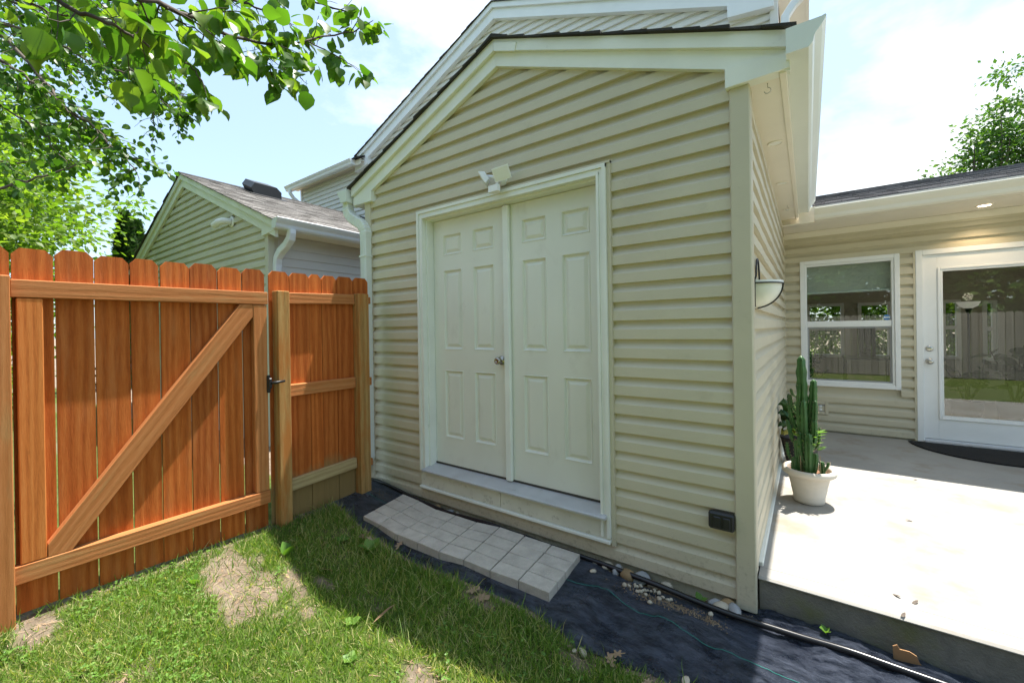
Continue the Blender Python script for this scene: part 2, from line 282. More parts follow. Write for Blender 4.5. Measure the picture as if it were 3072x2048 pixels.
class MB:
    def __init__(s): s.v = []; s.f = []
    def add(s, vs, fs):
        k = len(s.v); s.v += [tuple(map(float, p)) for p in vs]; s.f += [tuple(i+k for i in f) for f in fs]; return s
    def box(s, x0, x1, y0, y1, z0, z1, c=0.0):
        if c <= 0:
            return s.add([(x, y, z) for x in (x0, x1) for y in (y0, y1) for z in (z0, z1)], [(0, 1, 3, 2), (4, 6, 7, 5), (0, 4, 5, 1), (2, 3, 7, 6), (0, 2, 6, 4), (1, 5, 7, 3)])
        bm = bmesh.new(); bmesh.ops.create_cube(bm, size=1)
        for v in bm.verts: v.co = Vector(((x0+x1)/2+v.co.x*(x1-x0), (y0+y1)/2+v.co.y*(y1-y0), (z0+z1)/2+v.co.z*(z1-z0)))
        bmesh.ops.bevel(bm, geom=list(bm.edges), offset=c, segments=1, affect='EDGES'); bm.verts.index_update()
        s.add([v.co for v in bm.verts], [[v.index for v in f.verts] for f in bm.faces]); bm.free(); return s
    def quad(s, *p): return s.add(p, [tuple(range(len(p)))])
    def prism(s, poly, d0, d1, m):
        """poly of 2-D points swept from d0 to d1; m maps (u, v, d) to world"""
        n = len(poly); return s.add([m(u, v, d) for d in (d0, d1) for u, v in poly], [tuple(range(n))[::-1], tuple(range(n, 2*n))] + [(i, (i+1) % n, n+(i+1) % n, n+i) for i in range(n)])
    def sweep_open(s, poly, d0, d1, m, caps=True):
        n = len(poly); s.add([m(u, v, d) for d in (d0, d1) for u, v in poly], [(i, i+1, n+i+1, n+i) for i in range(n-1)])
        if caps:
            for d in (d0, d1): s.add([m(u, v, d) for u, v in poly], [tuple(range(n))])
        return s
    def tube(s, path, r, n=8, cap=True):
        path = [Vector(p) for p in path]; rs = r if hasattr(r, '__len__') else [r]*len(path); k = len(s.v); rings = []
        ref = None
        for i, p in enumerate(path):
            t = (path[min(i+1, len(path)-1)]-path[max(i-1, 0)]).normalized()
            if ref is None: ref = t.orthogonal().normalized()
            ref = (ref-t*ref.dot(t)); ref = ref.normalized() if ref.length > 1e-6 else t.orthogonal().normalized()
            bi = t.cross(ref)
            rings.append([p+(ref*math.cos(2*math.pi*j/n)+bi*math.sin(2*math.pi*j/n))*rs[i] for j in range(n)])
        vs = [q for ring in rings for q in ring]; fs = [(i*n+j, i*n+(j+1) % n, (i+1)*n+(j+1) % n, (i+1)*n+j) for i in range(len(path)-1) for j in range(n)]
        if cap: fs += [tuple(range(n))[::-1], tuple(range((len(path)-1)*n, len(path)*n))]
        return s.add(vs, fs)
    def rect_sweep(s, path, w, d, side):
        """rectangular pipe; side = the width direction"""
        path = [Vector(p) for p in path]; side = Vector(side).normalized(); rings = []
        for i, p in enumerate(path):
            t = (path[min(i+1, len(path)-1)]-path[max(i-1, 0)]).normalized(); sd_ = (side-t*side.dot(t)).normalized(); bi = t.cross(sd_)
            ww, dd = (w[i] if hasattr(w, '__len__') else w), (d[i] if hasattr(d, '__len__') else d); c = .2
            pts = [(-.5+c*.5, -.5), (.5-c*.5, -.5), (.5, -.5+c*.5), (.5, .5-c*.5), (.5-c*.5, .5), (-.5+c*.5, .5), (-.5, .5-c*.5), (-.5, -.5+c*.5)]
            rings.append([p+sd_*a*ww+bi*b*dd for a, b in pts])
        n = 8; fs = [(i*n+j, i*n+(j+1) % n, (i+1)*n+(j+1) % n, (i+1)*n+j) for i in range(len(path)-1) for j in range(n)] + [tuple(range(n))[::-1], tuple(range((len(path)-1)*n, len(path)*n))]
        return s.add([q for r in rings for q in r], fs)
    def lathe(s, prof, cx, cy, cz=0, n=28, a0=0, a1=2*math.pi):
        full = abs(a1-a0-2*math.pi) < 1e-6; m = n if full else n+1
        vs = [(cx+r*math.cos(a0+(a1-a0)*j/n), cy+r*math.sin(a0+(a1-a0)*j/n), cz+z) for r, z in prof for j in range(m)]
        fs = [(i*m+j, i*m+(j+1) % m, (i+1)*m+(j+1) % m, (i+1)*m+j) for i in range(len(prof)-1) for j in range(n)]
        return s.add(vs, fs)
    def mesh(s, name='m'):
        me = bpy.data.meshes.new(name); me.from_pydata(s.v, [], s.f); me.update(); return me
    def build(s, name, mat, parent=None, smooth=False, fix=True):
        me = s.mesh(name)
        if fix:
            bm = bmesh.new(); bm.from_mesh(me); bmesh.ops.recalc_face_normals(bm, faces=bm.faces); bm.to_mesh(me); bm.free()
        return link(name, me, mat, parent, smooth)
def fast_mesh(name, V, loops, sizes, tint=None, smooth=False):
    me = bpy.data.meshes.new(name); V = np.asarray(V, np.float32); loops = np.asarray(loops, np.int32); sizes = np.asarray(sizes, np.int32)
    me.vertices.add(len(V)); me.vertices.foreach_set('co', V.ravel()); me.loops.add(len(loops)); me.loops.foreach_set('vertex_index', loops)
    me.polygons.add(len(sizes)); st = np.concatenate([[0], np.cumsum(sizes)[:-1]]).astype(np.int32); me.polygons.foreach_set('loop_start', st)
    try: me.polygons.foreach_set('loop_total', sizes)
    except Exception: pass
    if smooth: me.polygons.foreach_set('use_smooth', np.ones(len(sizes), bool))
    me.update(calc_edges=True)
    if tint is not None:
        a = me.attributes.new('tint', 'FLOAT', 'POINT'); a.data.foreach_set('value', np.asarray(tint, np.float32))
    return me
def scatter(tv, tf, pos, mats, scale, tint):
    """copies of template (tv, tf) at pos with rotation matrices and scale -> one fast mesh"""
    tv = np.asarray(tv, float); n = len(tv); N_ = len(pos)
    V = np.einsum('nij,kj->nki', mats, tv)*np.asarray(scale).reshape(-1, 1, 1)+np.asarray(pos)[:, None, :]
    lp = np.concatenate([np.array(f) for f in tf]); sz = np.array([len(f) for f in tf])
    loops = (lp[None, :]+(np.arange(N_)*n)[:, None]).ravel()
    return V.reshape(-1, 3), loops, np.tile(sz, N_), np.repeat(tint, n)
def rot_from(zdir, spin):
    """rotation matrices whose y axis is the given direction (leaf length), spun about it"""
    y = zdir/np.linalg.norm(zdir, axis=1, keepdims=True); ref = np.where(np.abs(y[:, 2:3]) > .95, np.array([[1., 0, 0]]), np.array([[0, 0, 1.]]))
    x = np.cross(y, ref); x /= np.linalg.norm(x, axis=1, keepdims=True); z = np.cross(x, y)
    c, s_ = np.cos(spin)[:, None], np.sin(spin)[:, None]; x2 = c*x+s_*z; z2 = -s_*x+c*z
    return np.stack([x2, y, z2], axis=2)
def smoothstep(a, b, x): t = np.clip((x-a)/(b-a), 0, 1); return t*t*(3-2*t)
_ph = RNG.uniform(0, 6.28, (3, 8)); _fr = RNG.uniform(-1, 1, (2, 8))
def wob(x, y, f, k=0):
    """cheap smooth 2-D noise in about -1..1"""
    r = 0
    for i in range(6): r = r+np.sin((x*_fr[0, i]+y*_fr[1, i])*f*(1+.35*i)+_ph[k, i])*(1/(1+.5*i))
    return r/2.2
def gz(x, y):
    x = np.asarray(x, float); y = np.asarray(y, float)
    near = np.exp(-((x+1.2)**2+(y-1)**2)/30)
    return .05-.028*smoothstep(2.29, 2.38, y)*smoothstep(-.2, -.3, x)*smoothstep(-3.3, -2.9, x)+.05*smoothstep(-2.2, -3.2, x)*smoothstep(-3, 0, y)+near*(.010*wob(x, y, 4)+.006*wob(x, y, 11, 1))

# ================================================================== SETTING
def make_ground():
    xs = np.concatenate([[-400, -150, -60, -30, -18, -12, -8, -6, -4.6], np.arange(-4, 1.61, .035), [2, 2.6, 3.5, 5, 7, 10, 15, 25, 50, 120, 400]])
    ys = np.concatenate([[-400, -120, -50, -25, -15, -10, -7, -5, -3.5, -2.4, -1.6, -1, -.6], np.arange(-.3, 2.66, .035), [3.2, 4.2, 6, 9, 13, 20, 40, 100, 400]])
    X, Y = np.meshgrid(xs, ys); Z = gz(X, Y); nx, ny = len(xs), len(ys)
    V = np.stack([X, Y, Z], -1).reshape(-1, 3); i = (np.arange(ny-1)[:, None]*nx+np.arange(nx-1)[None, :]).ravel()
    loops = np.stack([i, i+1, i+nx+1, i+nx], 1).ravel()
    me = fast_mesh('ground', V, loops, np.full(len(i), 4), smooth=True)
    lawn = np.clip(1-dirt_amount(V[:, 0], V[:, 1]), 0, 1)
    a = me.attributes.new('lawn', 'FLOAT', 'POINT'); a.data.foreach_set('value', lawn.astype(np.float32))
    return tag(link('ground', me, 'soil'), kind='structure')
FAB_EDGE = [(-3.35, 1.93), (-2.98, 1.86), (-2.68, 1.80), (-2.02, 1.73), (-1.57, 1.745), (-1.28, 1.765), (-1.06, 1.75), (-.87, 1.69), (-.72, 1.70), (-.47, 1.72), (.1, 1.70), (1.6, 1.66)]
def fab_front(x): return np.interp(x, [p[0] for p in FAB_EDGE], [p[1] for p in FAB_EDGE])
DIRT = [(-2.64, 1.03, .46, .19), (-3.05, .27, .22, .07), (-2.2, .42, .16, .06), (-1.33, 1.16, .13, .06), (-.84, 1.63, .10, .05), (-1.42, 1.68, .12, .04), (-2.3, 1.30, .10, .04)]
def dirt_amount(x, y):
    d = 0*x
    for cx, cy, rx, ry in DIRT:
        q = ((x-cx)/rx)**2+((y-cy)/ry)**2+.7*wob(x, y, 19, 2)+.45*wob(x, y, 47, 1); d = np.maximum(d, .95*smoothstep(1.5, .35, q))
    d = np.maximum(d, smoothstep(.10, .02, np.abs(x+3.2)-.02)*(y < 2.3)*.8)
    d = np.maximum(d, .6*smoothstep(.5, 1.0, wob(x, y, 9, 1)+.4*wob(x, y, 31, 0)))
    return np.maximum(d, (y > fab_front(x)-.02)*1.0)
make_ground()
# patio slab
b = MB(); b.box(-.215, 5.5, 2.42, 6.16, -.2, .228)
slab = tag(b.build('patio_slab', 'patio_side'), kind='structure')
b = MB(); b.prism([(2.405, .228), (2.405, .232), (2.418, .2405), (2.508, .2405), (2.511, .238), (2.514, .2405), (4.93, .2405), (4.936, .2355), (4.942, .2405), (6.155, .2405), (6.155, .228)], -.218, 5.5, lambda u, v, d: (d, u, v))
b.build('slab_top', 'patio', slab)
b = MB(); b.box(-.245, -.205, 2.52, 6.1, .235, .262, .004); b.build('base_strip', 'trim', slab)

# ================================================================== HOUSE
PITCH_S = 0.1113
PROFILE = [(.0285, 0.0), (.0270, .045), (.0264, .058), (.0180, .069), (.0095, .079), (.0038, .087), (.0016, .097), (.0012, .118)]
FLATPROF = [(.014, 0.0), (.009, .05), (.002, .118)]
def course(parent, z0, t0, t1, mapper, mat, prof=PROFILE, seg=1, wav=0.0, zmax=None, sc=1.0):
    P = [(d, z*sc) for d, z in prof]; vs, fs = [], []; n = len(P); ph = random.uniform(0, 6.28); ph2 = random.uniform(0, 6.28)
    if zmax is not None: P = [(d, min(z, zmax-z0)) for d, z in P]
    P = [(0.0, P[0][1])]+P; n += 1
    for k in range(seg+1):
        for d, z in P:
            a, c = t0(z0+z), t1(z0+z); t = a+(c-a)*k/seg
            w = wav*(math.sin(t*5.1+ph)+.7*math.sin(t*11.3+ph2)) if wav else 0
            vs.append(mapper(t, d+w if d > .0009 else d, z0+z))
    fs = [(k*n+j, (k+1)*n+j, (k+1)*n+j+1, k*n+j+1) for k in range(seg) for j in range(n-1)]
    me = bpy.data.meshes.new('siding_course'); me.from_pydata(vs, [], fs); me.update()
    o = link('siding_course', me, mat, parent, True)
    try: me.set_sharp_from_angle(angle=rad(26))
    except Exception: pass
    return o
house = thing('house', (-1.79, 2.42, .05), 'tan vinyl-sided house with white double doors in its low gable wing', 'house')
WY = 2.40; RX, RZ, SL, HALF = -1.79, 3.57, .395, 1.74
roofz = lambda x: RZ-SL*abs(x-RX)
# gable wall backing with the door hole
DX0, DX1, DZ0, DZ1 = -2.60, -1.00, .36, 2.45
b = MB(); ff = lambda u, v, d: (u, d, v)
b.prism([(-3.38, .02), (DX0, .02), (DX0, 2.9), (-3.0, 2.9), (-3.38, 2.74)], 2.415, 2.44, ff)
b.prism([(DX1, .02), (-.25, .02), (-.25, 2.72), (-.6, 2.9), (DX1, 2.95)], 2.415, 2.44, ff)
b.prism([(DX0+.0005, DZ1), (DX1-.0005, DZ1), (DX1-.0005, 3.15), (RX, 3.46), (DX0+.0005, 3.15)], 2.4152, 2.4398, ff)
b.prism([(DX0+.0005, .02), (DX1-.0005, .02), (DX1-.0005, DZ0), (DX0+.0005, DZ0)], 2.4152, 2.4398, ff)
wall = b.build('gable_wall', 'siding', house)
b = MB(); b.box(-3.36, -.26, 2.445, 2.6, -.1, .11); b.build('foundation', 'foundation', house)
fm = lambda t, d, z: (t, WY-d+.012, z)
wl = lambda z: max(-3.315, RX-(RZ-.12-z)/SL); wr = lambda z: min(-.305, RX+(RZ-.12-z)/SL)
z = .10; k = 0
TR0, TR1 = -2.672, -.962   # outer edges of the door trim
while z < RZ-.17:
    if z+PITCH_S < .23 or z > 2.49: course(wall, z, wl, wr, fm, 'siding')
    elif z > 2.40:
        course(wall, z, wl, lambda q: TR0, fm, 'siding'); course(wall, z, lambda q: TR1, wr, fm, 'siding')
        if z+.118 > 2.515: course(wall, z, lambda q: TR0, lambda q: TR1, fm, 'siding', [(d, zz) for d, zz in PROFILE if z+zz > 2.5] if len([1 for d, zz in PROFILE if z+zz > 2.5]) > 2 else PROFILE[-3:])
    else:
        course(wall, z, wl, lambda q: TR0, fm, 'siding'); course(wall, z, lambda q: TR1, wr, fm, 'siding')
    z += PITCH_S; k += 1
# corner posts
b = MB(); b.box(-.315, -.222, 2.372, 2.412, .06, 2.712, .006); b.build('corner_post', 'siding', house)
b = MB(); b.box(-.262, -.2215, 2.413, 2.47, .245, 2.712, .005); b.build('corner_post', 'siding', house)
b = MB(); b.box(-3.395, -3.31, 2.375, 2.45, .06, 2.73, .006); b.build('corner_post', 'siding', house)
# rake boards
def rake(name, mat, y0, y1, a, c, xl, xr, parent=house, R=(RX, RZ, SL)):
    rx, rz, sl = R
    for s_, xe in ((-1, xl), (1, xr)):
        e = abs(xe-rx); b = MB()
        pts = [(rx+s_*.0006, rz-a), (rx+s_*e, rz-a-sl*e), (rx+s_*e, rz-c-sl*e), (rx+s_*.0006, rz-c)]
        b.prism(pts, y0, y1, ff); b.build(name, mat, parent)
rake('fascia_board', 'trim', 2.325, 2.352, .0095, .088, RX-HALF+.002, RX+HALF-.002)
rake('frieze_board', 'trim', 2.353, 2.388, .075, .185, RX-HALF+.004, RX+HALF-.004)
b = MB(); b.prism([(RX+.006, RZ-.035-SL*.006), (RX+.20, RZ-.035-SL*.20), (RX+.185, RZ-.095-SL*.185), (RX+.006, RZ-.095-SL*.006)], 2.318, 2.3248, ff); b.build('fascia_cap', 'trim', house)
for s_ in (-1, 1):   # boxed eave ends
    xi, xo = RX+s_*1.462, RX+s_*(HALF-.006)
    b = MB(); b.prism([(xi, roofz(xi)-.1845), (xo, roofz(xo)-.10), (xo, 2.712), (xi, 2.708)], 2.345, 2.411, ff); b.build('eave_return', 'trim', house)
# roof of the wing: shingle courses
def roof_side(parent, rx, rz, sl, half, y0, y1, s_, mat, n, axis='x', over=.012, name='shingle_course', ridge=True):
    """n courses on one slope; axis x: slope falls along x, rows run along y"""
    for i in range(n):
        a0, a1 = half*i/n, half*(i+1)/n+.004; b = MB(); t = .007+.004*random.random(); j = random.uniform(-.012, .004)
        lo0, lo1 = rz-sl*a0-.009, rz-sl*a1-.009
        pts = [(rx+s_*a0, lo0+.009), (rx+s_*a1, lo1+.009+t), (rx+s_*a1, lo1), (rx+s_*a0, lo0)]
        mp_ = (lambda u, v, d: (u, d, v)) if axis == 'x' else (lambda u, v, d: (d, u, v))
        b.prism(pts, y0+j, y1, mp_); o = b.build(name, mat, parent)
roof = MB(); roof.prism([(RX, RZ-.03), (RX-HALF, RZ-.03-SL*HALF), (RX-HALF, RZ-.05-SL*HALF), (RX, RZ-.05), (RX+HALF, RZ-.05-SL*HALF), (RX+HALF, RZ-.03-SL*HALF)], 2.36, 5.78, ff)
roof = roof.build('roof', 'shingle_dark', house)
for s_ in (-1, 1): roof_side(roof, RX, RZ, SL, HALF+.02, 2.305, 5.78, s_, 'shingle_dark', 13)
b = MB(); b.prism([(RX-.13, RZ-.13*SL+.008), (RX, RZ+.02), (RX+.13, RZ-.13*SL+.008), (RX, RZ+.004)], 2.30, 5.78, ff); b.build('ridge_cap', 'shingle_dark', roof)
# gutters
KPROF = [(0, .115), (0, 0), (.085, 0), (.10, .018), (.108, .05), (.135, .085), (.15, .112), (.146, .120), (.134, .116)]
def gutter(parent, d0, d1, m, mat='gutter_metal'):
    b = MB(); b.sweep_open(KPROF, d0, d1, m); o = b.build('gutter', mat, parent, fix=False)
    b = MB(); inner = [(u*.94+.004, v+.004) for u, v in KPROF[1:7]]; b.sweep_open(inner, d0+.004, d1-.004, m, False); b.build('gutter_lining', mat, o, fix=False)
    return o
gutter(house, 2.285, 5.60, lambda u, v, d: (-.068+u, d, 2.745+v))
gutter(house, 2.285, 5.60, lambda u, v, d: (-3.552-u, d, 2.745+v))
# downspout at the fence end
path = [(-3.62, 2.35, 2.75), (-3.62, 2.35, 2.70)]
cor = []
for i in range(9): a = i/8; cor.append((-3.62+.10*(a**2)*1.0, 2.35+.0*a, 2.70-.12*a))
for i in range(1, 8): a = i/7; cor.append((-3.52+.115*a, 2.352, 2.58-.065*a))
for i in range(1, 9): a = i/8; cor.append((-3.405+.055*math.sin(a*math.pi/2), 2.352, 2.515-.085*a))
ws = [.085]*2+[.088+.010*(i % 2) for i in range(len(cor))]+[.092]*2; ds = [.07]*2+[.07+.008*(i % 2) for i in range(len(cor))]+[.074]*2
b = MB(); b.rect_sweep(path+cor+[(-3.35, 2.352, 2.40), (-3.35, 2.352, 2.38)], ws, ds, (1, 0, 0)); dsp = b.build('downspout', 'gutter_metal', house)
b = MB(); b.rect_sweep([(-3.35, 2.352, 2.40), (-3.35, 2.352, 1.42), (-3.35, 2.352, .36)], .088, .07, (1, 0, 0)); b.build('downspout_pipe', 'gutter_metal', dsp)
for dx in (-.022, 0, .022):
    b = MB(); b.box(-3.35+dx-.005, -3.35+dx+.005, 2.312, 2.3175, .37, 2.40); b.build('flute', 'gutter_metal', dsp)
b = MB(); b.box(-3.398, -3.302, 2.309, 2.392, 2.20, 2.214); b.build('pipe_joint', 'gutter_metal', dsp)
pb = [(-3.35, 2.352, .37)]+[(-3.35-.10*(i/6)**1.6, 2.352, .37-.16*(i/6)) for i in range(1, 7)]
b = MB(); b.rect_sweep(pb, [.09+.008*(i % 2) for i in range(7)], [.074+.006*(i % 2) for i in range(7)], (1, 0, 0)); b.build('elbow', 'gutter_metal', dsp)
# soffit of the side eave
b = MB(); b.box(-.25, -.098, 2.41, 5.7, 2.712, 2.722); b.build('soffit', 'cream_soffit', house)
b = MB(); b.box(-.098, -.068, 2.36, 5.70, 2.702, 2.735, .003); b.build('soffit_trim', 'cream_soffit', house)
b = MB(); b.box(-.076, -.0685, 2.36, 5.70, 2.7355, 2.86); b.build('fascia', 'cream_soffit', house)
# side wall
b = MB(); b.box(-.30, -.255, 2.445, 6.15, .1, 2.75); sw = b.build('side_wall', 'siding', house)
z = .262
while z < 2.66:
    course(sw, z, lambda q: 2.47, lambda q: 6.13, lambda t, d, zz: (-.252+d, t, zz), 'siding', PROFILE, 40, .0014, zmax=2.711); z += PITCH_S
b = MB(); b.box(-.252, -.218, 6.105, 6.136, .245, 2.56); b.build('inside_corner_trim', 'siding', house)
# back wall of the patio (sunroom)
BY = 6.15
WX0, WX1, WZ0, WZ1 = -.073, .820, .780, 2.272       # window frame
GX0, GX1, GZ0, GZ1 = .944, 1.86, .24, 2.285         # door trim
b = MB()
for x0, x1, z0, z1 in ((-.26, WX0+.03, .2, 2.7), (WX0+.03, WX1-.03, .2, WZ0+.03), (WX0+.03, WX1-.03, WZ1-.03, 2.7), (WX1-.03, GX0+.03, .2, 2.7), (GX0+.03, 1.945, GZ1-.03, 2.7), (1.945, 5.4, .2, 2.7)):
    b.box(x0+.0004, x1-.0004, 6.166, 6.27, z0, z1)
bw = b.build('patio_wall', 'siding', house)
bm_ = lambda t, d, zz: (t, BY+.012-d, zz)
z = .262; 
while z < 2.53:
    segs = [(-.218, 4.5)]
    def cut(segs, a, c): return [s for x, y in segs for s in (((x, min(y, a)), (max(x, c), y)) if x < a and y > c else ([(x, y)])) if s[1]-s[0] > .01]
    if WZ0-.1 < z < WZ1-.03: segs = cut(segs, WX0, WX1)
    if z < GZ1-.02: segs = cut(segs, GX0-.018, GX1+.133)
    for x, y in segs: course(bw, z, lambda q, x=x: x, lambda q, y=y: y, bm_, 'siding', zmax=2.548)
    z += PITCH_S
b = MB(); b.box(-.26, 5.4, 6.128, 6.165, 2.542, 2.628, .004); b.build('frieze_board', 'cream_soffit', house)
b = MB(); b.box(-.245, 4.6, 6.122, 6.127, 2.534, 2.556); b.build('wall_channel', 'siding', house)
b = MB(); b.box(-.25, 5.4, 5.62, 6.165, 2.629, 2.64); b.build('soffit', 'cream_soffit', house)
b = MB(); b.box(-.0672, 5.4, 5.612, 5.6195, 2.629, 2.80); b.build('fascia', 'cream_soffit', house)
b = MB(); b.box(-.25, -.0685, 5.70, 5.72, 2.629, 2.735); b.build('soffit_step', 'cream_soffit', house)
b = MB(); b.sweep_open(KPROF, .07, 5.4, lambda u, v, d: (d, 5.611-u, 2.632+v), False); b.build('gutter', 'cream_soffit', house, fix=False)
r2 = MB(); r2.prism([(5.58, 2.74), (8.0, 3.48), (10.4, 2.74), (10.4, 2.71), (8.0, 3.45), (5.58, 2.71)], .078, 5.4, lambda u, v, d: (d, u, v)); r2 = r2.build('sunroom_roof', 'shingle_grey', house)
roof_side(r2, 8.0, 3.505, .305, 2.46, .09, 5.4, -1, 'shingle_grey', 19, 'y')

# ---- double doors
def door_trim():
    tr = MB(); x0, x1, zt = -2.655, -.982, 2.497
    # brick mould: stepped profile
    for a, c, y0 in ((0, .022, 2.352), (.022, .045, 2.362), (.045, .062, 2.356)):
        tr.box(x0+a, x0+c-.0006, y0, 2.416, .345, zt-a); tr.box(x1-c+.0006, x1-a, y0, 2.416, .235, zt-a)
        tr.box(x0+a, x1-a, y0+.0007, 2.4155, zt-c+.0006, zt-a)
    o = tr.build('door_trim', 'trim', house)
    j = MB(); j.box(-2.672, -2.656, 2.372, 2.415, .19, 2.515); j.box(-.981, -.958, 2.372, 2.415, .185, 2.515); j.box(-2.672, -.958, 2.366, 2.415, 2.499, 2.513); j.build('channel', 'siding', o)
    j = MB(); j.box(-2.598, -2.575, 2.40, 2.52, .36, 2.44); j.box(-1.03, -1.002, 2.40, 2.52, .36, 2.44); j.box(-2.575, -1.03, 2.40, 2.52, 2.423, 2.446); j.build('door_jamb', 'trim', o)
    j = MB(); j.prism([(2.322, .352), (2.322, .362), (2.335, .368), (2.462, .388), (2.50, .388), (2.50, .352)], -2.60, -1.0, lambda u, v, d: (d, u, v)); j.build('threshold', 'aluminium', o)
    j = MB(); j.box(-2.575, -1.03, 2.463, 2.472, .389, .402); j.build('door_sweep', 'rubber', o)
    j = MB(); j.box(-2.650, -1.82, 2.362, 2.40, .222, .351, .003); j.build('kick_board', 'sill_paint', o)
    j = MB(); j.box(-1.817, -.984, 2.3615, 2.40, .222, .351, .003); j.build('kick_board', 'sill_paint', o)
    j = MB(); j.box(-2.655, -.982, 2.345, 2.402, .200, .2215, .004); j.build('kick_ledge', 'trim', o)
door_trim()
LY = 2.47
PX = ((-.327, -.122), (-.002, .206)); PZ = ((2.125, 2.295), (1.348, 2.004), (.622, 1.178))
def door_leaf(cx, x0, x1, knob=False):
    leaf = MB(); xs = sorted({x0, x1, *(cx+p for q in PX for p in q)}); zs = sorted({.402, 2.42, *(p for q in PZ for p in q)})
    holes = {(cx+a, c) for a, _ in PX for c, _ in PZ}
    for i in range(len(xs)-1):
        for j in range(len(zs)-1):
            if (xs[i], zs[j]) not in holes: leaf.quad((xs[i], LY, zs[j]), (xs[i+1], LY, zs[j]), (xs[i+1], LY, zs[j+1]), (xs[i], LY, zs[j+1]))
    for xx, nx in ((x0, 0), (x1, 0)): leaf.quad((xx, LY, .402), (xx, LY+.044, .402), (xx, LY+.044, 2.42), (xx, LY, 2.42))
    leaf.quad((x0, LY+.044, .402), (x1, LY+.044, .402), (x1, LY+.044, 2.42), (x0, LY+.044, 2.42))
    o = leaf.build('door_leaf', 'door_paint', house, fix=False)
    for a, c in PX:
        for z0, z1 in PZ:
            b = MB(); rings = [(0, 0), (.003, -.004), (.008, -.001), (.015, .013), (.023, .015), (.044, .004), (.047, .003)]
            vs = []
            for e, d in rings: vs += [(cx+a+e, LY+d, z0+e), (cx+c-e, LY+d, z0+e), (cx+c-e, LY+d, z1-e), (cx+a+e, LY+d, z1-e)]
            fs = [(4*k+i, 4*k+(i+1) % 4, 4*k+4+(i+1) % 4, 4*k+4+i) for k in range(len(rings)-1) for i in range(4)]+[tuple(4*(len(rings)-1)+i for i in range(4))]
            b.add(vs, fs); b.build('door_panel', 'door_paint', o, fix=False)
    if knob:
        b = MB(); prof = [(.0005, 0), (.033, 0), (.034, .006), (.028, .010), (.013, .014), (.012, .032), (.020, .038), (.0275, .050), (.0265, .062), (.019, .069), (.010, .0705), (.010, .068), (.0005, .068)]
        b.lathe(prof, 0, 0, 0, 24); b.v = [(-1.865+x, LY-z, 1.275+y) for x, y, z in b.v]; b.build('door_knob', 'nickel', o, True)
    return o
door_leaf(-2.135, -2.573, -1.81, True); door_leaf(-1.345, -1.792, -1.03)
b = MB(); b.box(-1.826, -1.768, 2.438, 2.468, .392, 2.418, .008); b.build('astragal', 'trim', house)

# ---- back window and door
def ring(b, x0, x1, z0, z1, w, y0, y1, c=0.0):
    b.box(x0, x0+w-.0005, y0, y1, z0, z1, c); b.box(x1-w+.0005, x1, y0, y1, z0, z1, c); b.box(x0+w, x1-w, y0+.0006, y1-.0006, z1-w, z1-.0005, c); b.box(x0+w, x1-w, y0+.0006, y1-.0006, z0+.0005, z0+w, c)
b = MB(); ring(b, WX0, WX1, WZ0, WZ1, .045, 6.125, 6.22, .003); ring(b, WX0+.0455, WX1-.0455, WZ0+.0455, WZ1-.0455, .022, 6.14, 6.22, .002); win = b.build('window', 'white_trim', house)
b = MB(); b.box(WX0+.068, WX1-.068, 6.150, 6.20, 1.478, 1.548, .004); b.build('meeting_rail', 'white_trim', win)
b = MB(); b.box(WX0+.068, WX1-.068, 6.182, 6.185, 1.548, WZ1-.068); b.build('upper_pane', 'window_glass', win)
b = MB(); b.box(WX0+.068, WX1-.068, 6.168, 6.171, WZ0+.068, 1.478); b.build('lower_pane', 'window_glass', win)
b = MB(); ring(b, WX0+.068, WX1-.068, WZ0+.068, 1.478, .016, 6.160, 6.1665); b.build('screen_frame', 'box_grey', win)
for i in range(22):
    z0 = 1.905+.0135*i; b = MB(); b.prism([(6.235, z0), (6.245, z0+.0067), (6.235, z0+.0134), (6.233, z0+.0134), (6.243, z0+.0067), (6.233, z0)], WX0+.05, WX1-.05, lambda u, v, d: (d, u, v)); b.build('blind_pleat', 'blind', win)
b = MB(); b.box(WX0+.05, WX1-.05, 6.225, 6.25, 1.878, 1.904, .004); b.build('blind_rail', 'white_trim', win)
b = MB(); pts = [(.716+.032*math.cos(rad(22.5+45*i)), 1.578+.032*math.sin(rad(22.5+45*i))) for i in range(8)]; b.prism(pts, 6.1795, 6.1815, ff); st = b.build('security_sticker', 'sign_blue', win)
b = MB(); b.box(.690, .742, 6.1782, 6.1794, 1.568, 1.589); b.build('sticker_band', 'sign_white', st)
cu = bpy.data.curves.new('sticker_text', 'FONT'); cu.body = 'ring'; cu.size = .02; cu.align_x = 'CENTER'; cu.align_y = 'CENTER'; cu.extrude = .0002
tmp = bpy.data.objects.new('tmp', cu); COL.objects.link(tmp); bpy.context.view_layer.update(); tme = bpy.data.meshes.new_from_object(tmp.evaluated_get(bpy.context.evaluated_depsgraph_get())); bpy.data.objects.remove(tmp)
to = bpy.data.objects.new('sticker_text', tme); COL.objects.link(to); to.rotation_euler = (rad(90), 0, 0); to.location = (.716, 6.1778, 1.5785); tme.materials.append(MATS['sign_blue']); to.parent = st
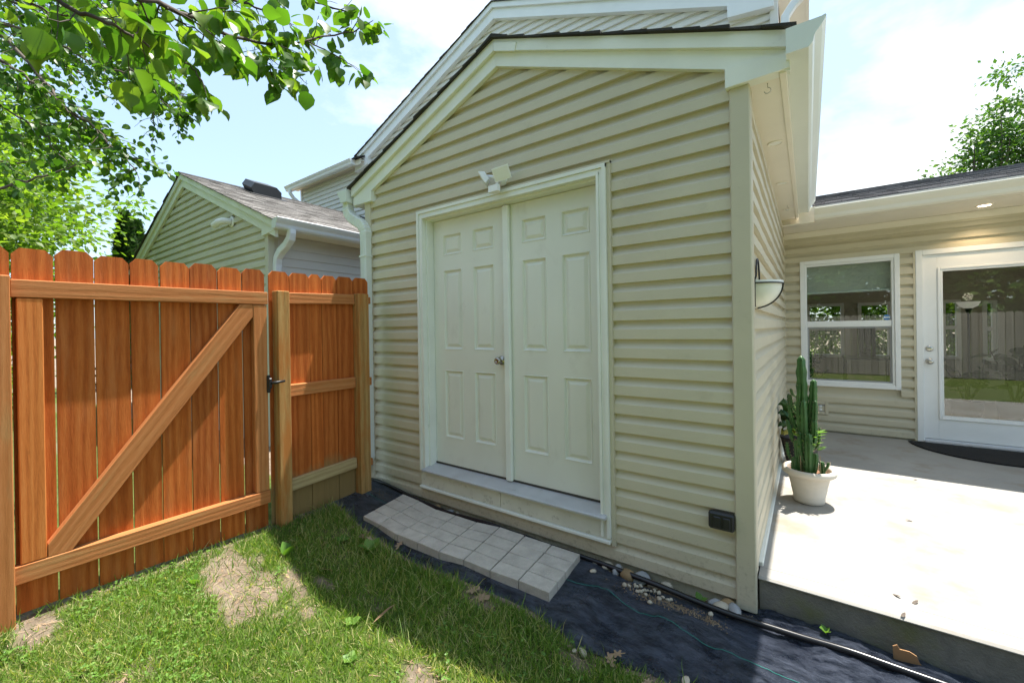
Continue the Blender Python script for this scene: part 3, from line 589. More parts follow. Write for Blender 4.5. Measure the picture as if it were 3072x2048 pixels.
# door
b = MB(); b.box(GX0, GX0+.055, 6.128, 6.20, .243, GZ1, .004); b.box(GX1+.060, GX1+.115, 6.128, 6.20, .243, GZ1, .004); b.box(GX0+.0555, GX1+.0595, 6.1285, 6.1995, GZ1-.055, GZ1-.0005, .004); dt = b.build('patio_door_trim', 'white_trim', house)
b = MB(); b.box(GX0-.018, GX0-.0005, 6.132, 6.19, .243, GZ1+.014); b.box(GX0, GX1+.133, 6.130, 6.19, GZ1+.0005, GZ1+.014); b.box(GX1+.1155, GX1+.133, 6.132, 6.19, .243, GZ1); b.build('channel', 'siding', dt)
d0, d1 = 1.002, 1.916
b = MB(); gl0, gl1, gz0, gz1 = 1.112, 1.806, .492, 2.087
b.box(d0, gl0, 6.152, 6.196, .285, 2.228, .002); b.box(gl1, d1, 6.152, 6.196, .285, 2.228, .002); b.box(gl0+.0004, gl1-.0004, 6.1525, 6.1955, gz1, 2.2275); b.box(gl0+.0004, gl1-.0004, 6.1525, 6.1955, .2855, gz0)
pd = b.build('patio_door', 'white_trim', house)
b = MB(); ring(b, gl0, gl1, gz0, gz1, .022, 6.140, 6.19, .004); ring(b, gl0+.0224, gl1-.0224, gz0+.0224, gz1-.0224, .018, 6.147, 6.19, .003); b.build('glazing_frame', 'white_trim', pd)
b = MB(); b.box(gl0+.04, gl1-.04, 6.168, 6.171, gz0+.04, gz1-.04); b.build('door_glass', 'window_glass', pd)
b = MB(); b.box(d0-.005, d1+.06, 6.09, 6.20, .2425, .262); b.prism([(6.145, .262), (6.2, .262), (6.2, .281), (6.152, .281)], d0, d1, lambda u, v, d: (d, u, v)); b.build('door_sill', 'aluminium', dt)
for zz, prof in ((1.236, [(.0005, 0), (.030, 0), (.031, .008), (.024, .014), (.013, .016), (.0005, .016)]), (1.102, [(.0005, 0), (.032, 0), (.033, .006), (.024, .010), (.012, .014), (.012, .03), (.022, .036), (.028, .048), (.026, .058), (.012, .064), (.0005, .064)])):
    b = MB(); b.lathe(prof, 0, 0, 0, 20); b.v = [(1.045+x, 6.152-q, zz+y) for x, y, q in b.v]; b.build('deadbolt' if zz > 1.2 else 'door_knob', 'satin_nickel', pd, True)

# ---- two-storey block
GY = 5.8; G = (-4.38, 7.18, .408); gzr = lambda x: G[1]-G[2]*abs(x-G[0])
b = MB(); b.prism([(-8.05, 0), (-.26, 0), (-.26, gzr(-.26)-.1), (G[0], G[1]-.15), (-8.05, gzr(-8.05)-.1)], 5.815, 5.9, ff); b.prism([(-11.05, 0), (-8.051, 0), (-8.051, 5.4), (-11.05, 5.4)], 5.8151, 5.9, ff)
b.box(-.35, -.2605, 5.9, 12, 2.9, 5.5)
up_wall = b.build('upper_wall', 'siding_upper', house)
um = lambda t, d, zz: (t, GY-d+.012, zz)
z = 2.9
while z < G[1]-.2:
    course(up_wall, z, lambda q: max(-8.05, G[0]-(G[1]-.12-q)/G[2]), lambda q: min(-.32, G[0]+(G[1]-.12-q)/G[2]), um, 'siding_upper')
    if 3.2 < z < 5.35: course(up_wall, z, lambda q: -11.0, lambda q: -8.051, um, 'siding_upper')
    z += PITCH_S
b = MB(); b.box(-.325, -.24, 5.765, 5.83, 2.85, 5.55, .006); b.build('corner_post', 'siding_upper', house)
b = MB(); b.box(-11.08, -10.99, 5.77, 5.83, 2.4, 5.42, .006); b.build('corner_post', 'siding_upper', house)
rake('fascia_board', 'gutter_white', 5.66, 5.70, .0095, .10, -8.34, -.42, house, G)
rake('frieze_board', 'gutter_white', 5.701, 5.785, .0995, .27, -8.33, -.43, house, G)
for s_ in (-1, 1):
    xi, xo = G[0]+s_*3.62, G[0]+s_*4.10
    b = MB(); b.prism([(xi, gzr(xi)-.2705), (xo, gzr(xo)-.10), (xo, gzr(xo)-.30), (xi, gzr(xi)-.42)], 5.69, 5.80, ff); b.build('eave_return', 'gutter_white', house)
ur = MB(); ur.prism([(G[0], G[1]-.03), (-8.5, gzr(-8.5)-.03), (-8.5, gzr(-8.5)-.05), (G[0], G[1]-.05), (-.2, gzr(-.2)-.05), (-.2, gzr(-.2)-.03)], 5.70, 12, ff); ur = ur.build('upper_roof', 'shingle_dark', house)
for s_ in (-1, 1): roof_side(ur, G[0], G[1], G[2], 4.16, 5.635, 12, s_, 'shingle_dark', 30)
b = MB(); b.box(-.24, .03, 5.82, 12, 5.32, 5.34); b.box(.0305, .055, 5.82, 12, 5.30, 5.46); b.build('soffit', 'cream_soffit', house)
path = [(.07, 5.74, 5.42), (.07, 5.74, 5.36), (.03, 5.74, 5.25), (-.10, 5.74, 5.15), (-.17, 5.74, 5.05), (-.18, 5.74, 4.9), (-.18, 5.74, 2.95)]
b = MB(); b.rect_sweep(path, .085, .07, (1, 0, 0)); b.build('downspout', 'gutter_white', house)
# wing eave
gutter(house, -11.3, -8.30, lambda u, v, d: (d, 5.59-u, 5.29+v), 'gutter_white')
b = MB(); b.box(-11.25, -8.1, 5.592, 5.80, 5.36, 5.372); b.box(-11.25, -8.1, 5.591, 5.60, 5.28, 5.4); b.build('soffit', 'cream_soffit', house)
b = MB(); b.prism([(5.5, 5.42), (12, 8.1), (12, 8.05), (5.5, 5.39)], -11.25, -8.1, lambda u, v, d: (d, u, v)); b.build('rear_roof', 'shingle_dark', house)
b = MB(); b.rect_sweep([(-11.12, 5.52, 5.29), (-11.12, 5.52, 5.22), (-11.10, 5.60, 5.10), (-11.02, 5.72, 4.98), (-11.0, 5.74, 4.8), (-11.0, 5.74, 3.0)], .08, .07, (1, 0, 0)); b.build('downspout', 'gutter_white', house)

# ================================================================== NEIGHBOUR
nb = thing('neighbor_house', (-8.2, 2.42, .05), 'pale sided gable house with brown shingle roof beyond the orange fence', 'house')
NR = (-8.2, 4.11, .405); nz = lambda x: NR[1]-NR[2]*abs(x-NR[0]); NE = 3.1
b = MB(); b.prism([(-11.05, 0), (-5.36, 0), (-5.36, 2.75), (-8.2, 3.9), (-11.05, 2.75)], 2.415, 2.5, ff); b.box(-5.46, -5.375, 2.51, 5.79, 0, 2.8); nw = b.build('gable_wall', 'siding_neighbor', nb)
z = .12
while z < NR[1]-.28:
    if z > 1.3:
        lo_, hi_ = (lambda q: max(-11.0, NR[0]-(NR[1]-.14-q)/NR[2])), (lambda q: min(-5.42, NR[0]+(NR[1]-.14-q)/NR[2])); kk = int(z/PITCH_S/2); xs_ = -7.1+.75*((kk*7) % 5-2)/2
        if z < 3.2:
            course(nw, z, lo_, lambda q: xs_+.01, fm, 'siding_neighbor'); course(nw, z, lambda q: xs_, hi_, lambda t, d, zz: (t, WY-d-.0025+.012, zz), 'siding_neighbor')
        else: course(nw, z, lo_, hi_, fm, 'siding_neighbor')
    if 1.3 < z < 2.68: course(nw, z, lambda q: 2.46, lambda q: 5.78, lambda t, d, zz: (-5.374+d, t, zz), 'siding_upper', FLATPROF, zmax=2.735)
    z += PITCH_S
b = MB(); b.box(-5.43, -5.345, 2.375, 2.46, .3, 2.735, .005); b.build('corner_post', 'siding_neighbor', nb)
rake('fascia_board', 'trim', 2.325, 2.352, .0095, .095, NR[0]-NE, NR[0]+NE, nb, NR); rake('frieze_board', 'trim', 2.353, 2.39, .0945, .21, NR[0]-NE+.01, NR[0]+NE-.01, nb, NR)
xi, xo = NR[0]+2.76, NR[0]+NE-.006
b = MB(); b.prism([(xi, nz(xi)-.2105), (xo, nz(xo)-.11), (xo, 2.73), (xi, 2.70)], 2.345, 2.40, ff); b.build('eave_return', 'trim', nb)
nr = MB(); nr.prism([(NR[0], NR[1]-.03), (NR[0]-NE, nz(NR[0]-NE)-.03), (NR[0]-NE, nz(NR[0]-NE)-.05), (NR[0], NR[1]-.05), (NR[0]+NE, nz(NR[0]+NE)-.05), (NR[0]+NE, nz(NR[0]+NE)-.03)], 2.36, 5.78, ff); nr = nr.build('roof', 'shingle_brown', nb)
roof_side(nr, NR[0], NR[1], NR[2], NE+.02, 2.305, 5.78, 1, 'shingle_brown', 23); roof_side(nr, NR[0], NR[1], NR[2], NE+.02, 2.305, 5.78, -1, 'shingle_dark', 12)
b = MB(); b.prism([(NR[0]-.14, NR[1]-.045), (NR[0], NR[1]+.022), (NR[0]+.14, NR[1]-.045), (NR[0], NR[1]+.003)], 2.30, 5.78, ff); b.build('ridge_cap', 'shingle_dark', nr)
gutter(nb, 2.31, 5.75, lambda u, v, d: (-5.10+u, d, 2.735+v), 'gutter_white')
b = MB(); b.box(-5.37, -5.10, 2.40, 5.75, 2.735, 2.745); b.build('soffit', 'cream_soffit', nb)
np_ = [(-5.02, 2.50, 2.74), (-5.02, 2.50, 2.70), (-5.04, 2.50, 2.64), (-5.12, 2.49, 2.57), (-5.22, 2.47, 2.50), (-5.28, 2.46, 2.43), (-5.30, 2.46, 2.35), (-5.30, 2.46, .1)]
b = MB(); b.rect_sweep(np_, [.075, .075, .082, .075, .082, .075, .078, .075], .09, (0, 1, 0)); b.build('downspout', 'gutter_white', nb)
# roof vents
def roof_vent(x, y):
    z0 = nz(x); t = thing('roof_vent', (x, y, z0), 'black box roof vent near the ridge of the brown shingle roof' if x < -7 else 'black pipe collar low on the brown shingle roof', 'roof vent')
    b = MB(); b.prism([(-.26, .10), (-.20, .20), (.16, .20), (.24, .13), (.24, .015), (-.22, .015)], -.18, .18, lambda u, v, d: (x+d, y+u, z0+v-NR[2]*d)); b.build('hood', 'black_plastic', t)
    b = MB(); b.box(-.3, .3, -.3, .3, .0, .008); b.v = [(x+p, y+q, z0+.008+r-NR[2]*p) for p, q, r in b.v]; b.build('flashing', 'black_plastic', t)
roof_vent(-7.86, 3.42); roof_vent(-6.05, 5.1)
t = thing('vent_pipe', (-6.4, 2.37, 3.03), 'white plastic exhaust elbow on the pale gable beyond the fence', 'vent pipe')
b = MB(); b.lathe([(.0005, 0), (.075, 0), (.075, .012), (.05, .02)], 0, 0, 0, 20); b.v = [(-6.4+x, 2.388-zz, 3.04+y) for x, y, zz in b.v]; b.build('flange', 'white_trim', t, True)
b = MB(); b.tube([(-6.4, 2.385, 3.04), (-6.4, 2.33, 3.04), (-6.42, 2.28, 3.035), (-6.48, 2.25, 3.02), (-6.58, 2.235, 2.99)], [.042, .042, .045, .045, .043], 14, False); b.build('elbow', 'white_trim', t, True)

# ================================================================== FENCE
FX = -3.2
def picket_mesh(w, h, t=.016, ear=.032):
    pts = [(-w/2, -h/2), (w/2, -h/2), (w/2, h/2-ear), (w/2-ear*.85, h/2), (-w/2+ear*.85, h/2), (-w/2, h/2-ear)]
    b = MB(); b.prism(pts, -t/2, t/2, lambda u, v, d: (d, u, v)); return b.mesh('board')
def picket(parent, y0, y1, z0, z1, mat='board_wood', x=None):
    w, h = y1-y0, z1-z0
    o = kid(parent, 'board', picket_mesh(w, h), mat, ((FX-.008 if x is None else x)+random.uniform(-.0015, .0015), (y0+y1)/2, (z0+z1)/2), (random.uniform(-.002, .002), 0, random.uniform(-.012, .012)))
    return o
def timber(parent, name, p0, p1, w, t, mat, across=(1, 0, 0), c=.004):
    """a sawn piece from p0 to p1; t is its thickness along `across`"""
    p0, p1 = Vector(p0), Vector(p1); zax = (p1-p0); Lh = zax.length; zax.normalize(); xax = Vector(across); xax = (xax-zax*xax.dot(zax)).normalized(); yax = zax.cross(xax)
    b = MB(); b.box(-t/2, t/2, -w/2, w/2, -Lh/2, Lh/2, c); o = kid(parent, name, b.mesh(name), mat, (p0+p1)/2)
    o.rotation_euler = Matrix((xax, yax, zax)).transposed().to_euler(); return o
gate = thing('fence_gate', (FX, .8, .12), 'stained orange wooden gate with a diagonal brace and dog-eared boards', 'gate')
edges = [.066, .1115, .1555, .2, .243, .288, .334, .3795, .4275]
gy = [(e*3.2) for e in (.0685, .1145, .161, .2075, .2495, .2965, .344, .390, .437)]
for i in range(8): picket(gate, gy[i]+.0025, gy[i+1]-.0025-random.uniform(0, .003), .128-.002*i+random.uniform(-.004, .004), 1.955+random.uniform(-.006, .008))
RAILX = FX+.0265
timber(gate, 'top_rail', (RAILX+.001, .213, 1.742), (RAILX+.001, 1.392, 1.754), .088, .053, 'rail_wood')
timber(gate, 'bottom_rail', (RAILX+.001, .205, .338), (RAILX+.001, 1.392, .338), .090, .053, 'rail_wood')
timber(gate, 'stile', (RAILX, .276, .386), (RAILX, .276, 1.695), .088, .05, 'stile_wood'); timber(gate, 'stile', (RAILX, 1.341, .386), (RAILX, 1.341, 1.706), .088, .05, 'rail_wood')
def brace():
    x0, x1 = RAILX-.024, RAILX+.024; pts = [(.322, .384), (.408, .384), (1.294, 1.620), (1.294, 1.706), (1.216, 1.706), (.322, .448)]
    cen = (.8, 1.05); dy, dz = 1.294-.408, 1.62-.384; a = math.atan2(dy, dz)
    loc = [((p-cen[0])*math.cos(a)-(q-cen[1])*math.sin(a), (p-cen[0])*math.sin(a)+(q-cen[1])*math.cos(a)) for p, q in pts]
    b = MB(); b.prism(loc, -.024, .024, lambda u, v, d: (d, u, v)); me = b.mesh('brace')
    bm = bmesh.new(); bm.from_mesh(me); bmesh.ops.recalc_face_normals(bm, faces=bm.faces); bmesh.ops.bevel(bm, geom=list(bm.edges), offset=.003, segments=1, affect='EDGES'); bm.to_mesh(me); bm.free()
    o = kid(gate, 'diagonal_brace', me, 'rail_wood', (RAILX, cen[0], cen[1])); o.rotation_euler = (-a, 0, 0)
brace()
lt = MB(); lt.box(FX+.052, FX+.070, 1.374, 1.396, 1.08, 1.205, .004); lt.box(FX+.070, FX+.09, 1.376, 1.398, 1.11, 1.185, .005); l1 = lt.build('latch', 'black_plastic', gate)
lt = MB(); lt.tube([(FX+.088, 1.39, 1.150), (FX+.10, 1.42, 1.152), (FX+.112, 1.475, 1.158)], [.011, .010, .008], 10); lt.build('latch_handle', 'iron', l1, True)
fence = thing('fence', (FX, 1.85, .12), 'narrow orange fence panel between the latch post and the tan siding', 'fence')
ye = [.4445*3.2, .4905*3.2, .5385*3.2, .5705*3.2, .611*3.2, .6595*3.2, .706*3.2]
for i in range(6): picket(fence, ye[i]+.002, ye[i+1]-.002, .10+random.uniform(-.01, .01), 1.965+.002*i+random.uniform(-.004, .004), 'board_wood_base')
timber(fence, 'rail', (FX+.02, 1.535, 1.765), (FX+.02, 2.10, 1.785), .084, .04, 'rail_wood'); timber(fence, 'rail', (FX+.02, 1.535, 1.072), (FX+.02, 2.10, 1.072), .09, .04, 'rail_wood'); timber(fence, 'rail', (FX+.02, 1.535, .360), (FX+.02, 2.10, .384), .088, .04, 'bottom_rail_wood')
timber(fence, 'post', (FX+.049, 1.484, -.2), (FX+.049, 1.484, 1.812), .086, .086, 'post_wood'); timber(fence, 'post', (FX+.049, 2.153, -.2), (FX+.049, 2.153, 1.832), .098, .088, 'post_wood')
for zz, hh in ((1.78, .06), (1.07, .07), (.36, .06)):
    timber(fence, 'rail_end', (FX+.04, 2.205, zz), (FX+.04, 2.245, zz), hh, .04, 'rail_wood')
f2 = thing('fence_section', (FX, -1.0, .12), 'orange dog-eared fence carrying the hinge side of the gate', 'fence')
timber(f2, 'post', (FX+.049, .168, -.2), (FX+.049, .168, 1.80), .088, .086, 'rail_wood')
y = .0685*3.2-.004
for i in range(22): picket(f2, y-.143, y, .12+random.uniform(-.01, .01), 1.955+random.uniform(-.008, .008)); y -= .148
for zz in (1.745, .34): timber(f2, 'rail', (FX+.02, -3.0, zz), (FX+.02, .12, zz), .088, .04, 'rail_wood')
rf = thing('rear_fence', (1.5, -3.3, .05), 'weathered grey board fence mirrored in the glass door', 'fence')
pm = {}
for i in range(64):
    x0 = -3.1+.15*i; j = i % 5
    if j not in pm: bq = MB(); bq.prism([(-.07, -.85), (.07, -.85), (.07, .82), (.045, .85+.004*j), (-.045, .85+.004*j), (-.07, .82)], -.008, .008, lambda u, v, d: (u, d, v)); pm[j] = bq.mesh('board')
    kid(rf, 'board', pm[j], 'grey_wood', (x0, -3.3, .92+random.uniform(-.012, .012)))

# ================================================================== PAVERS, FABRIC, HOSE
P1 = lambda q: (1060+q[0]*400/2091, 1460+q[1]*400/2091); P2 = lambda q: (1400+q[0]*380/2292, 1560+q[1]*380/2292)
PT = .122
front = [on_z(*q, PT) for q in [P1(q) for q in ((150, 455), (400, 575), (690, 745), (1000, 870), (1335, 1015), (1725, 1140))]+[P2(q) for q in ((415, 905), (930, 1085), (1495, 1315))]]
back = [on_z(*q, PT) for q in [P1(q) for q in ((785, 105), (1045, 215), (1310, 350), (1610, 445), (1935, 550))]+[P2(q) for q in ((600, 118), (1055, 275), (1540, 440), (2060, 610))]]
PW = {0: 'end of the step by the fence', 7: 'end of the step by the bare fabric'}
RW = ['nearest the lawn', 'second from the lawn', 'second from the house wall', 'nearest the house wall']
CW = ['first', 'second', 'third', 'fourth', 'fifth', 'sixth', 'seventh', 'eighth']
for c in range(8):
    off = [0, -.012, -.008, -.002, 0, .0, -.012, -.004][c]
    f0, f1, b0, b1 = (Vector(p) for p in (front[c], front[c+1], back[c], back[c+1]))
    gap = .0027; hz = random.uniform(-.003, .003)
    for r in range(4):
        a, e = r/4, (r+1)/4; q = [f0.lerp(b0, a), f1.lerp(b1, a), f1.lerp(b1, e), f0.lerp(b0, e)]; cen = sum(q, Vector())/4
        dirx = (q[1]-q[0]).normalized(); diry = (q[3]-q[0]).normalized()
        w = (q[1]-q[0]).length/2-gap; h = (q[3]-q[0]).length/2-gap
        b = MB(); ch = .003
        corners = [(-w, -h), (w, -h), (w, h), (-w, h)]
        vs = []
        for zz, ins in ((-.062, 0), (-ch, 0), (0, ch)):
            for u, v in corners:
                u2 = u-math.copysign(ins, u); v2 = v-math.copysign(ins, v); vs.append(dirx*u2+diry*v2+Vector((0, 0, zz)))
        b.add(vs, [(0, 1, 5, 4), (1, 2, 6, 5), (2, 3, 7, 6), (3, 0, 4, 7), (4, 5, 9, 8), (5, 6, 10, 9), (6, 7, 11, 10), (7, 4, 8, 11), (8, 9, 10, 11), (3, 2, 1, 0)])
        me = b.mesh('paver'); o = kid(None, 'paver', me, 'paver_stone', cen+Vector((0, 0, hz+random.uniform(-.0012, .0012))), (random.uniform(-.004, .004), random.uniform(-.006, .006), 0))
        tag(o, f'grey concrete paver {RW[r]}, {CW[c]} along the step from the fence', 'paver', 'concrete pavers laid as a step below the double doors')
# landscape fabric
def fab_z(x, y): 
    e = y-fab_front(x); w = .30+.70*smoothstep(-1.2, -.95, x)
    pav = smoothstep(-1.05, -1.18, x)*smoothstep(-3.0, -2.85, x)
    r = (.016*wob(x*1.0+y*.5, y, 13, 0)+.006*np.abs(wob(x+.3*y, y, 60, 0))+.002*wob(x-.5*y, y, 90, 1)+.006*wob(x, y*.6, 29, 1)+.003*wob(x*.5+y, y, 55, 2)+.0045*np.sin((x*.8+y*.35)*58+3*wob(x, y, 6, 2))*smoothstep(.0, .5, wob(x, y, 5, 1)+.3))*w*(1-.75*pav)
    r = r+.035*np.exp(-((x+.95)/.12)**2-((y-1.93)/.10)**2)+.022*np.exp(-((x+.55)/.16)**2-((y-2.02)/.12)**2)
    return gz(x, y)+.022+r-.03*smoothstep(.06, -.01, e)
def make_fabric():
    xs = np.arange(-3.30, 1.5, .016); V = []; nrow = 46
    for x in xs:
        y0 = float(fab_front(x))+.012*math.sin(x*9)+.006*math.sin(x*31); y1 = 2.36 if x < -.33 else 2.41
        if -1.1 < x < -.3: y1 = 2.36-.075*math.sin(math.pi*(x+1.1)/.8)**.5+.008*math.sin(x*40)
        for y in np.linspace(y0, y1, nrow): V.append((x, y, 0))
    V = np.array(V); V[:, 2] = fab_z(V[:, 0], V[:, 1]); nx = len(xs); i = (np.arange(nx-1)[:, None]*nrow+np.arange(nrow-1)[None, :]).ravel()
    me = fast_mesh('fabric', V, np.stack([i, i+nrow, i+nrow+1, i+1], 1).ravel(), np.full(len(i), 4), smooth=True)
    o = link('landscape_fabric', me, 'woven_fabric'); tag(o, 'black woven landscape fabric laid between the lawn and the siding', 'fabric')
    pts = [(-3.25, 2.165), (-2.917, 2.137), (-2.2, 2.10), (-1.143, 2.082), (-.948, 2.10), (-.742, 2.027), (-.588, 2.017), (-.438, 1.99), (-.36, 1.99), (-.279, 1.983), (.1, 1.96), (.6, 1.95)]
    px = np.linspace(-3.25, .6, 420); py = np.interp(px, [p[0] for p in pts], [p[1] for p in pts])+.0022*np.sin(px*640)+.006*np.sin(px*7)
    b = MB(); b.tube([(x, y, fab_z(x, y)+.0015) for x, y in zip(px, py)], .0012, 4); b.build('guide_thread', 'green_thread', o)
    # frayed front edge
    V, F = [], []
    for k in range(900):
        x = RNG.uniform(-3.2, .3); y = float(fab_front(x))+.012*math.sin(x*9)+.006*math.sin(x*31)+.004; z_ = float(fab_z(x, y)); dx, L = RNG.uniform(-.012, .012), RNG.uniform(.006, .022); n0 = len(V)
        V += [(x-.0006, y, z_), (x+.0006, y, z_), (x+dx, y-L, max(z_+RNG.uniform(-.008, .008), float(gz(x, y-L))+.002))]; F.append((n0, n0+1, n0+2))
    me = bpy.data.meshes.new('frayed_edge'); me.from_pydata(V, [], F); fo = link('frayed_edge', me, 'black_plastic', o); fo['kind'] = 'stuff'
make_fabric()
hp = [(-3.30, 2.34), (-3.1, 2.352), (-2.85, 2.335), (-2.56, 2.33), (-1.9, 2.348), (-1.174, 2.345), (-.84, 2.30), (-.557, 2.275), (-.315, 2.262), (-.206, 2.270), (-.011, 2.275), (.175, 2.275), (.297, 2.272), (1.4, 2.26)]
hx = np.linspace(-3.30, 1.4, 110); hy = np.interp(hx, [p[0] for p in hp], [p[1] for p in hp]); hy = np.convolve(np.pad(hy, 3, 'edge'), np.ones(7)/7, 'valid')
b = MB(); b.tube([(x, y, float(gz(x, y))+.044+.003*math.sin(x*6)) for x, y in zip(hx, hy)], .0145, 10); tag(b.build('irrigation_hose', 'black_hose', None, True), 'black poly hose running along the base of the siding', 'hose')
# stones
def stone(x, y, r, mat, label, group, sq=.65):
    bm = bmesh.new(); bmesh.ops.create_icosphere(bm, subdivisions=2, radius=1); a, s3 = random.uniform(0, 6), (random.uniform(.85, 1.2), random.uniform(.65, 1), sq*random.uniform(.8, 1.1)); ph = [random.uniform(0, 6) for _ in range(4)]
    for v in bm.verts:
        c = v.co; k = 1+.12*math.sin(c.x*3+ph[0])+.10*math.sin(c.y*4+ph[1])+.08*math.sin(c.z*4+ph[2]); v.co = Vector((c.x*s3[0]*k, c.y*s3[1]*k, c.z*s3[2]*k))*r
    me = bpy.data.meshes.new('stone'); bm.to_mesh(me); bm.free(); me.polygons.foreach_set('use_smooth', [True]*len(me.polygons))
    base = float(max(gz(x, y), fab_z(x, y) if y > fab_front(x) else 0)); o = kid(None, 'stone', me, mat, (x, y, base+r*sq*.8), (0, 0, a)); return tag(o, label, 'stone', group)
SG = 'river stones lying under the siding edge'
for x, y, r, m_, lb in ((-1.055, 2.345, .022, 'stone_tan', 'small tan river stone beside the hose by the door trim'), (-1.0, 2.352, .032, 'stone_pale', 'pale oval river stone under the siding edge'), (-.93, 2.342, .034, 'stone_grey', 'round blue-grey river stone under the siding edge'), (-.862, 2.325, .042, 'stone_brown', 'large ochre river stone under the siding edge'), (-.80, 2.365, .048, 'stone_grey', 'large grey river stone behind the ochre one'), (-.728, 2.345, .028, 'stone_tan', 'tan river stone beside the large grey one'), (-.655, 2.372, .026, 'stone_pale', 'pale pointed stone under the siding edge'),
        (-1.029, 2.205, .016, 'stone_pale', 'lone cream pebble on bare fabric by the pavers'), (-.674, 2.118, .014, 'stone_pale', 'lone tan pebble on fabric beside the green thread'), (-.41, 2.352, .026, 'stone_grey', 'grey stone beside the weed sprout'), (-.352, 2.36, .034, 'stone_brown', 'dark brown stone at the foot of the corner post'), (-.375, 2.30, .034, 'stone_pale', 'rough pale rock beside the hose near the patio slab'), (-.312, 2.318, .03, 'stone_grey', 'angular grey stone against the patio slab'), (-.41, 2.235, .017, 'stone_pale', 'small white stone beside the hose near the slab'),
        (-.868, 1.655, .011, 'stone_pale', 'tiny white pebble in the grass by the fabric edge'), (-.832, 1.662, .022, 'stone_pale', 'white oval stone in the grass by the fabric edge'), (-.418, 1.755, .026, 'stone_pale', 'pale bone-shaped rock on the fabric edge'), (-2.47, 2.362, .03, 'stone_brown', 'ochre stone behind the pavers below the double doors'), (-2.33, 2.368, .026, 'stone_grey', 'grey pebble behind the pavers below the double doors')):
    stone(x, y-(.012 if y > 2.3 and x > -1.2 else 0), r*(1.25 if y > 2.3 else 1), m_, lb, SG)
for i in range(26):
    cx, cy = random.choice([(-.79, 2.2), (-.74, 2.21), (-.62, 2.235), (-.70, 2.28)]); stone(cx+random.gauss(0, .035), cy+random.gauss(0, .016), random.uniform(.007, .0145), random.choice(['stone_pale', 'stone_tan', 'stone_tan']), 'little cream gravel pebble in the soil spill beside the hose', 'gravel pebbles spilled on the fabric', .8)
for i in range(14): stone(-2.24+random.gauss(0, .05), 2.372+random.gauss(0, .012), random.uniform(.009, .018), random.choice(['stone_pale', 'stone_tan', 'stone_grey']), 'small pebble in the gap behind the pavers', 'pebbles behind the pavers', .8)
# spilled soil
def soil_spill():
    V, F = [], []
    for cx, cy, sx, sy, n_ in ((-.70, 2.19, .085, .032, 420), (-.56, 2.20, .05, .02, 240), (-.43, 2.18, .055, .025, 260), (-.62, 2.33, .14, .02, 420), (-.36, 2.33, .06, .02, 160), (-2.2, 2.37, .3, .012, 240), (-3.0, 2.2, .1, .03, 60)):
        for k in range(n_):
            x, y = RNG.normal(cx, sx), RNG.normal(cy, sy); r = RNG.uniform(.002, .007); z_ = float(fab_z(x, y)); n0 = len(V); a = RNG.uniform(0, 6)
            V += [(x+r*math.cos(a+q*2.09), y+r*math.sin(a+q*2.09), z_-.001) for q in range(3)]+[(x, y, z_+r*.9)]; F += [(n0, n0+1, n0+3), (n0+1, n0+2, n0+3), (n0+2, n0, n0+3)]
    me = bpy.data.meshes.new('spilled_soil'); me.from_pydata(V, [], F); tag(link('spilled_soil', me, 'spill_soil'), 'crumbs of tan soil spilled over the black fabric', 'soil', kind='stuff')
soil_spill()
# torn cardboard against the slab
b = MB(); pts = [(.283, .0), (.278, .10), (.292, .112), (.300, .095), (.330, .098), (.352, .088), (.362, .06), (.378, .04), (.380, -.02), (.29, -.02)]
b.prism(pts, 2.385, 2.390, lambda u, v, d: (u, d-.12*(v-.0)+.02-.03, v+.03)); tag(b.build('cardboard_scrap', 'cardboard'), 'torn brown cardboard scrap leaning on the patio slab edge', 'cardboard')

# ================================================================== PLANTS HELPERS
LEAF_V = [(0, 0, 0), (.29, .09, .05), (.42, .33, .08), (.37, .60, .07), (.18, .83, .03), (0, 1.0, -.06), (-.18, .83, .03), (-.37, .60, .07), (-.42, .33, .08), (-.29, .09, .05), (0, .38, 0), (0, .68, 0)]
LEAF_F = [(0, 1, 2, 10), (10, 2, 3, 11), (11, 3, 4, 5), (0, 10, 8, 9), (10, 11, 7, 8), (11, 5, 6, 7)]
SML_V = [(0, 0, 0), (.30, .42, .05), (0, 1, -.03), (-.30, .42, .05), (0, .45, 0)]; SML_F = [(0, 1, 2, 4), (0, 4, 2, 3)]
def leaf_mesh(name, pos, dirs, size, tv=SML_V, tf=SML_F, tint=None):
    n_ = len(pos); spin = RNG.normal(0, .7, n_); tint = RNG.beta(2, 2.2, n_) if tint is None else tint
    V, lo, sz, tt = scatter(tv, tf, pos, rot_from(np.asarray(dirs), spin), size, tint); return fast_mesh(name, V, lo, sz, tt)
